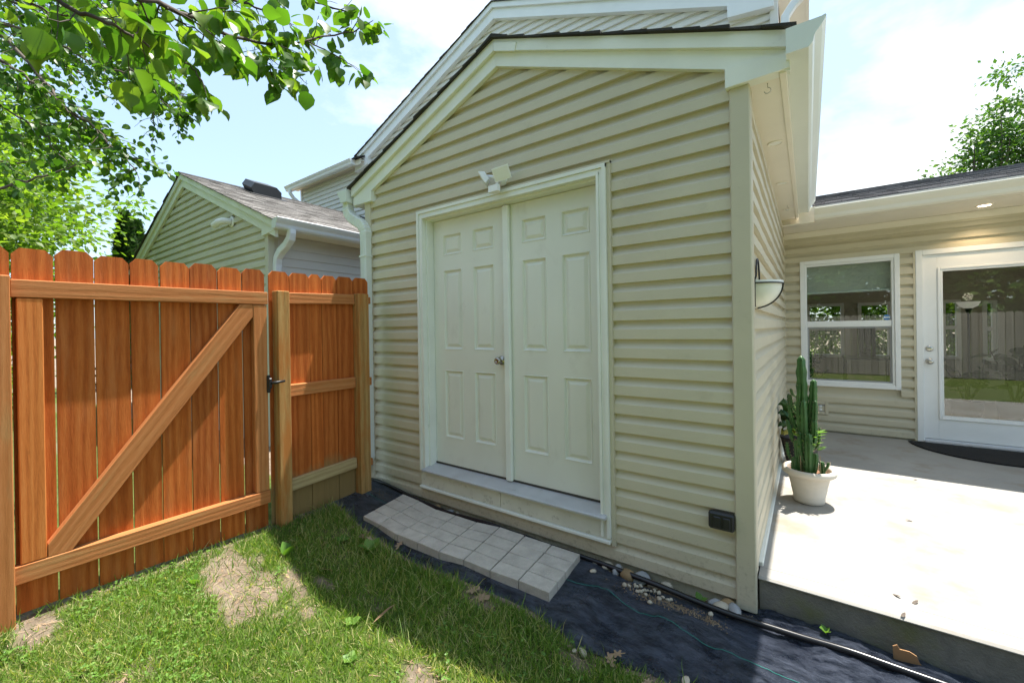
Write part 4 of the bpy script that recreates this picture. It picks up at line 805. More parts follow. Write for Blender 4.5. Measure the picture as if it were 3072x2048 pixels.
# ---- grass
def scatter_ground(n_, x0, x1, y0, y1, keep):
    x = RNG.uniform(x0, x1, n_); y = RNG.uniform(y0, y1, n_); m = keep(x, y); return x[m], y[m]
def in_view(x, y, z=.06, mpx=160):
    d = np.stack([x, y, z-1.5+0*x], -1); f = d@fw; u = 1536+F_PX*(d@rt)/np.maximum(f, .01); v = CY-F_PX*(d@up)/np.maximum(f, .01); return (f > .3) & (u > -mpx) & (u < 3072+mpx) & (v < 2048+mpx)
BLADE_V = [(-.5, 0, 0), (.5, 0, 0), (-.42, .35, .10), (.42, .35, .10), (-.26, .72, .14), (.26, .72, .14), (0, 1, .04)]; BLADE_F = [(0, 1, 3, 2), (2, 3, 5, 4), (4, 5, 6)]
def grass():
    def keep(x, y): return in_view(x, y) & (y < fab_front(x)+.01) & (x > -3.24) & (RNG.uniform(0, 1, len(x)) > dirt_amount(x, y)*.95)
    x, y = scatter_ground(125000, -3.3, 1.0, -.1, 2.0, keep); n_ = len(x); z_ = gz(x, y)-.002
    dens = .6+.4*wob(x, y, 7, 2)
    edge = smoothstep(.25, .0, fab_front(x)-y)
    L = RNG.gamma(5, .0098, n_)*(.75+.5*np.clip(wob(x, y, 8, 0), -1, 1)*.6+.25*edge)+.012; lean = RNG.beta(2, 2, n_)*1.25
    az = RNG.uniform(0, 2*math.pi, n_)+1.1*wob(x, y, 5, 1); d = np.stack([np.cos(az)*np.sin(lean), np.sin(az)*np.sin(lean), np.cos(lean)], -1)
    R = rot_from(d, RNG.uniform(0, 6.28, n_)); W = RNG.uniform(.0022, .0052, n_)
    tv = np.array(BLADE_V); V = np.einsum('nij,nkj->nki', R, tv[None]*np.stack([W, L, L], -1)[:, None, :])+np.stack([x, y, z_], -1)[:, None, :]
    lp = np.concatenate([np.array(f) for f in BLADE_F]); loops = (lp[None]+(np.arange(n_)*7)[:, None]).ravel(); tint = np.clip(RNG.beta(2, 3, n_)*.75+.18*wob(x, y, 6, 1)+.04, 0, .8); dry = RNG.uniform(0, 1, n_) < (.13+.16*smoothstep(.1, 1, wob(x, y, 4, 2))); tint[dry] = RNG.uniform(.85, 1, dry.sum())
    me = fast_mesh('lawn_grass', V.reshape(-1, 3), loops, np.tile([4, 4, 3], n_), np.repeat(tint, 7)); tag(link('lawn_grass', me, 'grass_blade'), 'thin patchy lawn grass growing in front of the fabric', 'grass', kind='stuff')
    # clover and small weeds
    def k2(x, y): return in_view(x, y) & (y < fab_front(x)-.02) & (x > -3.15) & (wob(x, y, 5, 0)+wob(x, y, 12, 1)*.5 > .12) & (dirt_amount(x, y) < .5) & (RNG.uniform(0, 1, len(x)) < np.where((x < -1.2) & (y < 1.25), 1, .22))
    x, y = scatter_ground(9000, -3.2, .5, 0, 1.9, k2); n_ = len(x); h = RNG.uniform(.012, .045, n_); P, D, S = [], [], []
    for k in range(3):
        a = RNG.uniform(0, .6, n_)+k*2.094; P.append(np.stack([x, y, gz(x, y)+h], -1)); D.append(np.stack([np.cos(a), np.sin(a), RNG.uniform(-.15, .35, n_)], -1)); S.append(RNG.uniform(.006, .014, n_))
    cv = [(0, 0, 0), (.45, .5, .06), (.35, .95, .02), (0, .88, -.02), (-.35, .95, .02), (-.45, .5, .06)]; P, D, S = np.concatenate(P), np.concatenate(D), np.concatenate(S)
    V, lo, sz, tt = scatter(cv, [(0, 1, 2, 3), (0, 3, 4, 5)], P, rot_from(D, RNG.normal(0, .25, len(P))), S, RNG.beta(2, 2, len(P)))
    tag(link('clover_patch', fast_mesh('clover', V, lo, sz, tt), 'clover'), 'bright clover leaves mixed through the sunny lawn', 'clover', kind='stuff')
grass()
def thatch():
    def k3(x, y): return in_view(x, y) & (y < fab_front(x)) & (x > -3.2) & (RNG.uniform(0, 1, len(x)) < .12+dirt_amount(x, y)*.28)
    x, y = scatter_ground(20000, -3.3, .6, -.1, 2.0, k3); n_ = len(x); a = RNG.uniform(0, 6.28, n_); D = np.stack([np.cos(a), np.sin(a), RNG.normal(.05, .12, n_)], -1); L = RNG.uniform(.012, .05, n_); W = RNG.uniform(.0015, .004, n_)
    R = rot_from(D, RNG.normal(0, .5, n_)); tv = np.array([(-.5, 0, 0), (.5, 0, 0), (.4, 1, .05), (-.4, 1, .05)]); V = np.einsum('nij,nkj->nki', R, tv[None]*np.stack([W, L, L], -1)[:, None, :])+np.stack([x, y, gz(x, y)+.004], -1)[:, None, :]
    loops = (np.arange(4)[None]+(np.arange(n_)*4)[:, None]).ravel(); me = fast_mesh('thatch', V.reshape(-1, 3), loops, np.full(n_, 4), np.repeat(RNG.uniform(0, 1, n_), 4)); tag(link('dry_thatch', me, 'dry_leaf'), 'dry straw and thatch scattered over the bare soil', 'thatch', kind='stuff')
    x, y = scatter_ground(16000, -3.3, .6, -.1, 2.0, lambda x, y: in_view(x, y) & (y < fab_front(x)) & (x > -3.2) & (RNG.uniform(0, 1, len(x)) < dirt_amount(x, y)*.7)); n_ = len(x); r = RNG.gamma(2, .0022, n_); tv = np.array([(1, 0, 0), (-.5, .87, 0), (-.5, -.87, 0), (0, 0, 1.1)])
    V, lo, sz, tt = scatter(tv, [(0, 1, 3), (1, 2, 3), (2, 0, 3)], np.stack([x, y, gz(x, y)-.001], -1), rot_from(RNG.normal(0, 1, (n_, 3))*np.array([1, 1, .1]), RNG.uniform(-.3, .3, n_)), r, RNG.uniform(0, 1, n_)); tag(link('soil_crumbs', fast_mesh('crumbs', V, lo, sz, tt), 'spill_soil'), 'crumbly soil clods on the bare lawn patches', 'soil', kind='stuff')
thatch()
# fallen leaves
OAK = []
for i in range(26):
    a = 2*math.pi*i/26; r = .5*(1-.42*(i % 4 >= 2))*(1.0-.25*abs(math.sin(a))); OAK.append((r*math.sin(a)*.8, .5-r*math.cos(a)))
def fallen(x, y, s_, label, tilt=.3, z_off=.02):
    V = [(0, .5, 0)]+[(u, v, .10*math.sin(u*7)+.14*abs(u)) for u, v in OAK]; me = bpy.data.meshes.new('leaf'); me.from_pydata(V, [], [(0, i+1, (i+1) % 26+1) for i in range(26)])
    a = me.attributes.new('tint', 'FLOAT', 'POINT'); a.data.foreach_set('value', [random.uniform(.1, .9)]*27)
    zz = float(max(gz(x, y), fab_z(x, y) if y > fab_front(x) else 0)); o = kid(None, 'fallen_leaf', me, 'dry_leaf', (x, y, zz+z_off), (random.uniform(-tilt, tilt), random.uniform(-tilt, tilt), random.uniform(0, 6)), (s_, s_, s_)); tag(o, label, 'leaf', 'dry brown leaves on the ground')
for x, y, s_, lb in ((-2.417, 1.347, .085, 'pale tan dry leaf lying alone in the shaded grass'), (-2.639, 1.489, .07, 'small brown leaf in grass below the latch post'), (-2.454, 1.762, .10, 'curled oak leaf on the fabric edge by the first pavers'), (-2.52, 1.755, .08, 'oak leaf in the pile at the fabric edge'), (-2.219, 1.76, .095, 'upright oak leaf beside the paver step'), (-1.94, 1.486, .06, 'small pale leaf in the middle of the shaded lawn'), (-1.501, 1.75, .085, 'reddish oak leaf on the fabric below the pavers'), (-1.399, 1.713, .085, 'grey oak leaf standing in grass at the fabric edge'), (-.725, 1.70, .075, 'large tan oak leaf overhanging the fabric edge'), (-.684, 1.66, .065, 'crumpled oak leaf under the large tan one'), (-2.70, 1.765, .07, 'brown oak leaf at the corner of the fabric'), (-.56, 1.64, .05, 'little tan leaf in the grass near the fabric')):
    fallen(x, y, s_, lb)
b = MB(); me = None
V, lo, sz, tt = scatter([(0, 0, 0), (.14, .3, .03), (.12, .7, .04), (0, 1, 0), (-.12, .7, .04), (-.14, .3, .03)], [(0, 1, 2, 3), (0, 3, 4, 5)], np.array([(-1.74, 1.225, .085)]), rot_from(np.array([(.25, .9, .35)]), np.array([.4])), [.13], np.array([.3]))
tag(link('fallen_leaf', fast_mesh('fallen_leaf', V, lo, sz, tt), 'dry_leaf'), 'long narrow brown leaf standing up in the shaded lawn', 'leaf', 'dry brown leaves on the ground')
# broadleaf weeds in the lawn
def weed(x, y, s_, n_, label, up_=.5):
    a = np.linspace(0, 6.28, n_, endpoint=False)+RNG.uniform(0, 1); D = np.stack([np.cos(a), np.sin(a), np.full(n_, up_)+RNG.normal(0, .15, n_)], -1)
    V, lo, sz, tt = scatter(LEAF_V, LEAF_F, np.repeat([(x, y, float(max(gz(x, y), fab_z(x, y) if y > fab_front(x) else 0))+.008)], n_, 0), rot_from(D, RNG.normal(0, .2, n_)), RNG.uniform(.7, 1, n_)*s_, RNG.uniform(.3, .8, n_))
    tag(link('weed', fast_mesh('weed', V, lo, sz, tt), 'clover'), label, 'weed', 'broadleaf weeds')
weed(-2.73, 1.30, .10, 2, 'single upright broad weed leaf by the bare soil patch', 1.6); weed(-2.62, 1.62, .07, 5, 'broadleaf weed below the latch post'); weed(-2.36, 1.66, .11, 5, 'dandelion rosette beside the fabric edge', .9); weed(-1.86, 1.19, .06, 3, 'round-leaved weed in the shaded lawn', .4); weed(-2.83, .83, .07, 3, 'pale green weed in the sunny bare patch', 1.2); weed(-.475, 2.33, .05, 3, 'green sprout under the siding edge by the corner post', .8); weed(.05, 2.36, .045, 4, 'seedling growing against the patio slab', 1.0); weed(-1.66, 1.05, .05, 4, 'low weed at the edge of the shade', .5)

# ================================================================== TREES
def bezier_path(pts, n_):
    pts = [np.asarray(p, float) for p in pts]; t = np.linspace(0, len(pts)-1, n_); out = []
    for u in t:
        i = min(int(u), len(pts)-2); f = u-i; p0 = pts[max(i-1, 0)]; p1, p2 = pts[i], pts[i+1]; p3 = pts[min(i+2, len(pts)-1)]
        out.append(.5*((2*p1)+(-p0+p2)*f+(2*p0-5*p1+4*p2-p3)*f*f+(-p0+3*p1-3*p2+p3)*f**3))
    return np.array(out)
def R1(x, y, d): return at_depth(x*1200/2352, y*1200/2352, d)
class Tree:
    def __init__(s): s.br = MB(); s.P = []; s.D = []; s.S = []
    def bough(s, pts, r0, r1, twig_len, twig_step, leaf, lstep, droop=.5, n_=26, twigs=True, start=.12):
        path = bezier_path(pts, n_); path[1:-1] += RNG.normal(0, r0*.5, path[1:-1].shape); rr = np.linspace(r0, r1, n_); s.br.tube([tuple(p) for p in path], list(rr), 6)
        seg = np.linalg.norm(np.diff(path, axis=0), axis=1); L = seg.sum(); cum = np.concatenate([[0], np.cumsum(seg)])
        if twigs:
            for q in np.arange(L*start, L, twig_step):
                i = min(np.searchsorted(cum, q)-1, n_-2); i = max(i, 0); p = path[i]+(path[i+1]-path[i])*((q-cum[i])/max(seg[i], 1e-6)); t = (path[i+1]-path[i])/max(seg[i], 1e-6)
                dv = RNG.normal(0, 1, 3); dv -= t*dv.dot(t); dv /= np.linalg.norm(dv); d = t*.75+dv*.8+np.array([0, 0, -.1]); s.twig(p, d/np.linalg.norm(d), twig_len*RNG.uniform(.5, 1.15)*(1.0-.35*q/L), r1*.8, leaf, lstep, droop)
        s.twig(path[-1], (path[-1]-path[-2])/np.linalg.norm(path[-1]-path[-2]), twig_len*.6, r1*.9, leaf, lstep, droop)
    def twig(s, p, d, L, r, leaf, lstep, droop):
        n_ = max(3, int(L/lstep)); pts = [p]; 
        for k in range(n_):
            d = d+RNG.normal(0, .16, 3)+np.array([0, 0, -.03]); d /= np.linalg.norm(d); p = p+d*(L/n_); pts.append(p)
            for _ in range(1+(RNG.uniform() < .35)):
                ld = d*.35+RNG.normal(0, .6, 3)+np.array([0, 0, -droop]); ld /= np.linalg.norm(ld); s.P.append(p+ld*leaf*.45); s.D.append(ld+np.array([0, 0, -.25])); s.S.append(leaf*RNG.uniform(.65, 1.15))
        s.br.tube([tuple(q) for q in pts], list(np.linspace(r, r*.45, len(pts))), 4, False)
def canopy_tree():
    root = thing('pear_tree', (-5.6, -1.4, .05), 'pear tree with glossy leaves reaching over the orange fence', 'tree')
    near = Tree(); lf = .055
    R = R1
    B = [([R(-200, -420, .75), R(500, -130, .85), R(860, 0, .95), R(1000, 50, 1.05), R(1150, 120, 1.15), R(1300, 205, 1.25), R(1480, 240, 1.35), R(1640, 268, 1.45), R(1800, 242, 1.55), R(1960, 205, 1.65), R(2080, 190, 1.7)], .011, .004, .16, .06),
         ([R(985, 50, 1.04), R(960, 190, 1.1), R(1000, 300, 1.15), R(1130, 400, 1.2), R(1190, 480, 1.2)], .005, .0025, .10, .06),
         ([R(1310, 210, 1.25), R(1430, 330, 1.3), R(1600, 355, 1.35)], .004, .0022, .10, .05), ([R(1640, 268, 1.45), R(1700, 390, 1.45), R(1780, 470, 1.45)], .004, .002, .09, .06), ([R(1810, 245, 1.55), R(1960, 320, 1.6), R(2060, 380, 1.6)], .004, .002, .09, .055),
         ([R(-100, -250, .8), R(250, -60, .85), R(500, 80, .85), R(720, 170, .9), R(860, 260, 1.0)], .009, .003, .13, .05), ([R(900, -160, 1.2), R(1200, -50, 1.3), R(1500, 40, 1.4), R(1700, 130, 1.5)], .008, .003, .15, .045), ([R(1450, -140, 1.6), R(1850, 10, 1.7), R(2080, 90, 1.75), R(2180, 170, 1.75)], .006, .003, .12, .055),
         ([R(300, -140, 1.2), R(600, -20, 1.25), R(900, 60, 1.3), R(1150, 170, 1.35)], .008, .003, .16, .05), ([R(-150, -100, 1.3), R(100, 0, 1.35), R(350, 80, 1.4), R(600, 120, 1.4)], .008, .003, .16, .05), ([R(1560, 345, 1.35), R(1590, 420, 1.35), R(1610, 480, 1.36)], .003, .002, .06, .05)]
    for pts, r0, r1, tl, ts in B: near.bough(pts, r0*.7, r1*.7, tl, ts*.85, lf, .027, .55, 22)
    near.br.build('bough', 'twig', root, True)
    P, D, S = np.array(near.P), np.array(near.D), np.array(near.S); depth = (P-CAM)@fw; vis = np.array([in_view(p[:1], p[1:2], p[2], 60)[0] and (CY-F_PX*((p-CAM)@up)/max((p-CAM)@fw, .05)) > -60 for p in P])
    order = np.argsort(np.where(vis, depth, 99)); big = order[:290]; rest = order[290:]
    tv, tf = LEAF_V, LEAF_F; mats = rot_from(D[big], RNG.normal(0, .6, len(big))); shapes = []
    for k in range(5):
        RNG.uniform()
        tvk = [(x*RNG.uniform(.92, 1.12), y, z_*(.6+.7*k)+RNG.normal(0, .025)+(.10*math.sin(3*y+1.3*k))*(abs(x)+.25)-.10*(k % 3)*y*y) for x, y, z_ in tv]; me = bpy.data.meshes.new('leaf'); me.from_pydata(tvk+[(.012, -.02, 0), (.012, -.55, .08), (-.012, -.55, .08)], [], tf+[(0, 12, 13, 14)])
        a = me.attributes.new('tint', 'FLOAT', 'POINT'); a.data.foreach_set('value', [[.15, .4, .55, .7, .92][k]]*15); me.materials.append(MATS['pear_leaf']); me.polygons.foreach_set('use_smooth', [True]*len(me.polygons)); shapes.append(me)
    for j, i in enumerate(big):
        o = bpy.data.objects.new('leaf', shapes[int(RNG.integers(0, 5))]); COL.objects.link(o); o.parent = root; M = mats[j]; o.rotation_euler = Matrix(M.tolist()).to_euler(); o.location = Vector(P[i])-root.location; s_ = S[i]; o.scale = (s_, s_, s_)
    far = Tree(); lf = .058
    for pts, r0, r1, tl, ts in (([R(-300, 60, 3.2), R(0, 140, 3.4), R(300, 230, 3.5), R(600, 400, 3.6), R(900, 480, 3.7), R(1060, 560, 3.8)], .022, .006, .42, .075), ([R(-250, 30, 3.2), R(0, 200, 3.3), R(250, 470, 3.3), R(400, 640, 3.3), R(560, 760, 3.35), R(700, 900, 3.4), R(800, 1010, 3.4)], .026, .005, .40, .075),
            ([R(-200, 250, 3.0), R(0, 350, 3.1), R(300, 560, 3.2), R(450, 700, 3.3)], .02, .006, .36, .075), ([R(-300, 1180, 2.9), R(0, 1100, 3.0), R(250, 1040, 3.1), R(480, 950, 3.2)], .018, .005, .22, .13), ([R(250, 60, 3.7), R(500, 200, 3.7), R(800, 330, 3.8), R(1000, 430, 3.9), R(1060, 640, 3.9)], .02, .006, .36, .075), ([R(-200, 520, 3.1), R(0, 620, 3.2), R(220, 760, 3.2), R(320, 880, 3.2)], .016, .005, .36, .08),
            ([R(-200, -100, 3.6), R(150, 40, 3.7), R(450, 180, 3.8), R(750, 260, 3.9)], .022, .006, .46, .065), ([R(-250, -250, 3.9), R(250, -80, 4.0), R(650, 60, 4.1), R(950, 280, 4.1)], .022, .006, .46, .065), ([R(-250, 380, 3.7), R(50, 480, 3.8), R(300, 640, 3.8), R(520, 700, 3.8)], .02, .006, .42, .075), ([R(700, 330, 3.7), R(880, 560, 3.7), R(900, 700, 3.7), R(900, 780, 3.7)], .012, .004, .26, .07), ([R(-250, 150, 4.3), R(150, 300, 4.4), R(450, 420, 4.5), R(700, 560, 4.5)], .02, .006, .45, .07), ([R(-200, 750, 3.8), R(100, 800, 3.9), R(350, 780, 3.9)], .014, .004, .35, .09), ([R(300, 100, 4.2), R(700, 330, 4.2), R(950, 500, 4.2), R(1090, 600, 4.2)], .016, .004, .36, .06), ([R(600, 380, 4.0), R(850, 470, 4.0), R(980, 620, 4.0), R(1060, 720, 4.0)], .012, .004, .28, .05), ([R(450, 650, 3.5), R(640, 820, 3.5), R(780, 930, 3.5), R(870, 960, 3.5)], .010, .004, .26, .05), ([R(-200, -300, 4.4), R(300, -60, 4.4), R(700, 120, 4.4), R(1000, 330, 4.4)], .016, .004, .42, .05), ([R(-200, 900, 4.6), R(100, 960, 4.6), R(350, 900, 4.6), R(520, 860, 4.6)], .014, .004, .4, .07)):
        far.bough(pts, r0*.7, r1*.8, tl, ts*.68, lf, .030, .45, 22)
    far.br.tube([(-5.6, -1.4, -.1), (-5.6, -1.4, .8), (-5.55, -1.38, 2.0), (-5.5, -1.3, 3.0), (-5.4, -1.25, 4.4)], [.16, .13, .12, .10, .05], 12)
    for q in ((-4.5, -.3, 3.6), (-4.8, .0, 3.9), (-4.6, -.2, 3.2), (-3.3, -.5, 2.6), (-4.9, -.1, 4.3)): far.br.tube([(-5.52, -1.33, 2.2), ((-5.52+q[0])/2, (-1.33+q[1])/2, (2.2+q[2])/2+.25), q], [.06, .045, .03], 8)
    far.br.build('trunk', 'bark', root, True)
    P2_, D2, S2 = np.concatenate([np.array(far.P), P[rest]]), np.concatenate([np.array(far.D), D[rest]]), np.concatenate([np.array(far.S), S[rest]])
    V, lo, sz, tt = scatter(LEAF_V, LEAF_F, P2_, rot_from(D2, RNG.normal(0, .7, len(P2_))), S2, RNG.beta(2, 2.2, len(P2_)))
    c = link('crown', fast_mesh('crown', V, lo, sz, tt, True), 'pear_leaf', root); c['kind'] = 'stuff'
    print('pear leaves', len(P2_), len(big))
canopy_tree()
def crown_tree(name, base, cen, radii, n_clump, per, leaf, mat, label, limbs=14, csize=.42, group=None, shell=.35, seed=1, trunk=.16, tint=None):
    rg = np.random.default_rng(seed); root = thing(name, base, label, 'tree', group); cen = np.array(cen); radii = np.array(radii)
    u = rg.normal(0, 1, (n_clump, 3)); u /= np.linalg.norm(u, axis=1, keepdims=True); lump = 1+.22*np.sin(u[:, 0]*5+seed)+.18*np.sin(u[:, 1]*6+2*seed)+.12*np.sin(u[:, 2]*7)
    r = (shell+(1-shell)*rg.uniform(0, 1, n_clump)**.6)*lump; C = cen+u*r[:, None]*radii
    n_ = n_clump*per; ci = np.repeat(np.arange(n_clump), per); cs = csize*rg.uniform(.55, 1.3, n_clump)[ci]
    P = C[ci]+rg.normal(0, 1, (n_, 3))*cs[:, None]*np.array([.62, .62, .40]); D = (P-C[ci])*1.0+rg.normal(0, .25, (n_, 3))*csize+np.array([0, 0, -.18])*csize; S = leaf*rg.uniform(.6, 1.25, n_)
    tn = np.clip(rg.beta(2, 2.4, n_)+.18*(rg.uniform(-1, 1, n_clump))[ci], 0, 1)
    V, lo, sz, tt = scatter(SML_V, SML_F, P, rot_from(D, rg.normal(0, .8, n_)), S, tn); c = link('crown', fast_mesh('crown', V, lo, sz, tt), mat, root); c['kind'] = 'stuff'
    b = MB(); top = np.array(cen)+np.array([0, 0, radii[2]*.5]); b0 = np.array(base, float)
    b.tube([tuple(b0-[0, 0, .1]), tuple(b0*.7+top*.3+[.05, 0, 0]), tuple(b0*.35+top*.65), tuple(top)], [trunk, trunk*.75, trunk*.5, trunk*.15], 10)
    for k in rg.choice(n_clump, min(limbs, n_clump), False):
        f = rg.uniform(.3, .75); st = b0*(1-f)+top*f; m = st*.5+C[k]*.5+rg.normal(0, .1, 3); b.tube([tuple(st), tuple(m), tuple(C[k])], [trunk*.3, trunk*.18, trunk*.05], 5, False)
    b.build('trunk', 'bark', root, True); return root
crown_tree('maple_tree', (-10.2, -.4, .05), (-10.1, -.75, 3.0), (2.0, 2.2, 2.6), 420, 130, .10, 'maple_leaf', 'bushy light green maple crown behind the fence boards', 26, .42, seed=3)
crown_tree('maple_tree', (-13.5, -2.6, .05), (-13.4, -1.9, 4.4), (2.6, 4.0, 3.9), 380, 120, .15, 'maple_leaf', 'taller light green maple standing behind the bushy one', 20, .62, seed=4, trunk=.2)
crown_tree('rear_yard_tree', (3.2, 17.0, .05), (4.9, 17.0, 5.2), (2.25, 1.7, 2.6), 230, 100, .12, 'dark_leaf', 'green tree rising behind the sunroom roof', 26, .36, seed=8, shell=.15)
crown_tree('shrub_row_tree', (1.0, 12.6, .05), (.6, 12.6, 1.7), (2.6, .9, 1.8), 200, 110, .12, 'maple_leaf', 'leafy shrub seen through the sunroom windows', 12, .34, seed=9, trunk=.06)
crown_tree('shrub_row_tree', (3.8, 12.8, .05), (3.9, 12.8, 1.7), (2.4, .9, 1.8), 180, 110, .12, 'maple_leaf', 'leafy shrub seen through the patio door and sunroom', 12, .34, seed=10, trunk=.06)
crown_tree('yard_tree', (0.6, -6.8, .05), (0.6, -6.8, 4.2), (3.4, 2.2, 3.6), 240, 90, .26, 'dark_leaf', 'tree behind the grey rear fence mirrored in the glass', 14, .7, seed=11, trunk=.2)
crown_tree('yard_tree', (6.0, -7.0, .05), (6.0, -7.0, 4.0), (3.4, 2.2, 3.5), 230, 90, .26, 'dark_leaf', 'second tree behind the grey rear fence', 14, .7, seed=12, trunk=.2)
def conifer(x, y, h, r, label, seed):
    rg = np.random.default_rng(seed); root = thing('conifer', (x, y, .05), label, 'tree', 'columnar conifers beyond the fence'); n_ = 9000; t = rg.uniform(0, 1, n_)**.8; a = rg.uniform(0, 6.28, n_); tier = .78+.22*np.abs(np.sin(t*26+np.sin(a*3)*1.4)); rr = r*(1-t)**.75*tier*(.55+.45*rg.uniform(0, 1, n_)**.4)*(1+.12*np.sin(a*5+t*9))
    P = np.stack([x+rr*np.cos(a), y+rr*np.sin(a), .1+t*h], -1); D = np.stack([np.cos(a), np.sin(a), .9+0*a], -1)+rg.normal(0, .25, (n_, 3)); V, lo, sz, tt = scatter(SML_V, SML_F, P, rot_from(D, rg.normal(0, .6, n_)), rg.uniform(.08, .17, n_), rg.beta(2, 2, n_))
    c = link('crown', fast_mesh('crown', V, lo, sz, tt), 'conifer_leaf', root); c['kind'] = 'stuff'
    b = MB(); b.tube([(x, y, -.1), (x, y, h*.95)], [.12, .02], 8); b.build('trunk', 'bark', root)
conifer(-15.0, 3.02, 4.72, .62, 'taller dark green conifer beside the pale gable', 21); conifer(-16.0, 3.48, 4.75, .6, 'shorter dark green conifer tucked against the gable edge', 22)

# ================================================================== PATIO POTS
PXc, PYc, PZc = -.008, 3.64, .242
pot = thing('flower_pot', (PXc, PYc, PZc), 'cream plastic flower pot with a rolled rim on the sunny patio', 'pot')
prof = [(.0005, 0), (.085, 0), (.092, .004), (.096, .03), (.094, .034), (.108, .10), (.1065, .104), (.122, .17), (.128, .195), (.150, .198), (.160, .206), (.164, .220), (.161, .236), (.150, .244), (.138, .242), (.132, .232), (.128, .19)]
b = MB(); b.lathe(prof, PXc, PYc, PZc, 40); b.build('pot_body', 'pot_clay', pot, True)
b = MB(); b.lathe([(.0005, .205), (.07, .207), (.130, .200)], PXc, PYc, PZc, 24); b.build('bark_chips', 'bark_mulch', pot)
for i in range(26):
    a, r = random.uniform(0, 6.28), random.uniform(.02, .115); b = MB(); b.box(-.011, .011, -.007, .007, -.003, .003); ca = math.cos(a*3); sa = math.sin(a*3); b.v = [(PXc+r*math.cos(a)+x*ca-y*sa, PYc+r*math.sin(a)+x*sa+y*ca, PZc+.211+z_+x*random.uniform(-.3, .3)) for x, y, z_ in b.v]; b.build('bark_chip', 'bark_mulch', pot)
cac = thing('cactus', (PXc, PYc, PZc+.2), 'tall ribbed green cactus with many stems in the cream pot', 'cactus')
def cactus_stem(pts, r, ribs=4, tip=.6, name='stem'):
    path = bezier_path([np.array(p) for p in pts], 20); n_ = ribs*6; vs = []; sp = MB()
    for i, p in enumerate(path):
        f = i/19; rr = r*.78*(.80+.20*math.sin(f*math.pi))*(1 if f < .86 else math.sqrt(max(0, 1-((f-.86)/.142)**2))*.96+.04)
        for j in range(n_):
            a = 2*math.pi*j/n_; k = .46+.54*abs(math.cos(a*ribs/2))**1.6; tooth = 1+.13*math.cos(i*3.14)*(1 if j % 6 == 0 else 0); vs.append((p[0]+rr*k*tooth*math.cos(a+.3), p[1]+rr*k*tooth*math.sin(a+.3), p[2]))
            if j % 6 == 0 and i % 2 == 0 and f < .97:
                q = (p[0]+rr*1.02*math.cos(a+.3), p[1]+rr*1.02*math.sin(a+.3), p[2]); sp.tube([q, (q[0]+.006*math.cos(a+.3), q[1]+.006*math.sin(a+.3), q[2]+.002)], [.0022, .0006], 3, False)
    b = MB(); b.add(vs, [(i*n_+j, i*n_+(j+1) % n_, (i+1)*n_+(j+1) % n_, (i+1)*n_+j) for i in range(19) for j in range(n_)]+[tuple(range(19*n_, 20*n_))]); o = b.build(name, 'cactus_skin', cac, True); so_ = sp.build('spines', 'spine', o); so_['kind'] = 'stuff'
y_ = PYc
arms = [([(-.035, y_, .44), (-.036, y_, .75), (-.04, y_, 1.0), (-.044, y_, 1.285)], .046), ([(-.02, y_-.05, .44), (-.028, y_-.05, .66), (-.03, y_-.045, .82), (-.034, y_-.04, .97)], .030), ([(-.01, y_+.02, .70), (.012, y_+.02, .80), (.022, y_+.02, .95), (.028, y_+.015, 1.115)], .035), ([(.0, y_-.02, .72), (.026, y_-.02, .80), (.036, y_-.02, .97)], .024),
    ([(-.05, y_-.02, .70), (-.062, y_-.02, .88), (-.054, y_-.02, 1.085)], .022), ([(-.05, y_, .70), (-.10, y_, .80), (-.118, y_, .94)], .020), ([(-.05, y_+.03, .82), (-.11, y_+.03, .90), (-.122, y_+.03, 1.0)], .017), ([(-.05, y_-.03, .60), (-.10, y_-.03, .68), (-.132, y_-.03, .82)], .019), ([(-.06, y_-.06, .46), (-.072, y_-.06, .58), (-.076, y_-.06, .69)], .024), ([(-.006, y_-.08, .46), (-.006, y_-.08, .60), (-.006, y_-.08, .745)], .034), ([(.0, y_-.04, .60), (.026, y_-.04, .70), (.03, y_-.04, .83)], .026), ([(.02, y_-.07, .46), (.03, y_-.07, .53), (.034, y_-.07, .61)], .024),
    ([(-.095, y_-.07, .44), (-.093, y_-.07, .5), (-.09, y_-.07, .565)], .025), ([(.072, y_-.06, .44), (.07, y_-.06, .5), (.066, y_-.06, .555)], .023), ([(.075, y_-.06, .48), (.097, y_-.06, .52), (.105, y_-.06, .555)], .013), ([(-.06, y_-.02, .98), (-.095, y_-.02, 1.0), (-.106, y_-.02, 1.045)], .013), ([(.062, y_-.095, .44), (.062, y_-.095, .475)], .016), ([(-.06, y_-.01, .86), (-.10, y_-.01, .92), (-.11, y_-.01, 1.0)], .013), ([(-.03, y_-.06, .52), (-.055, y_-.07, .62), (-.06, y_-.075, .75)], .018), ([(.01, y_, .60), (.05, y_, .66), (.058, y_, .78)], .015), ([(-.05, y_-.05, .48), (-.12, y_-.05, .56), (-.135, y_-.05, .66)], .015)]
for pts, r in arms:
    cactus_stem(pts, r)
for i in range(20):   # fans of young stems low on the plant
    pass
V_, D_ = [], []
for i in range(34): a = random.uniform(0, 6.28); V_.append((-.01+.05*math.cos(a), y_-.045+.03*math.sin(a), random.uniform(.62, .76))); D_.append((math.cos(a), math.sin(a)-.3, .35))
V, lo, sz, tt = scatter([(0, 0, 0), (.13, .3, .04), (.10, .75, .05), (0, 1, .02), (-.10, .75, .05), (-.13, .3, .04)], [(0, 1, 2, 3), (0, 3, 4, 5)], np.array(V_), rot_from(np.array(D_), RNG.normal(0, .3, 34)), RNG.uniform(.04, .075, 34), RNG.uniform(.3, .9, 34)); link('leaf_fans', fast_mesh('leaf_fans', V, lo, sz, tt), 'clover', cac)['kind'] = 'stuff'
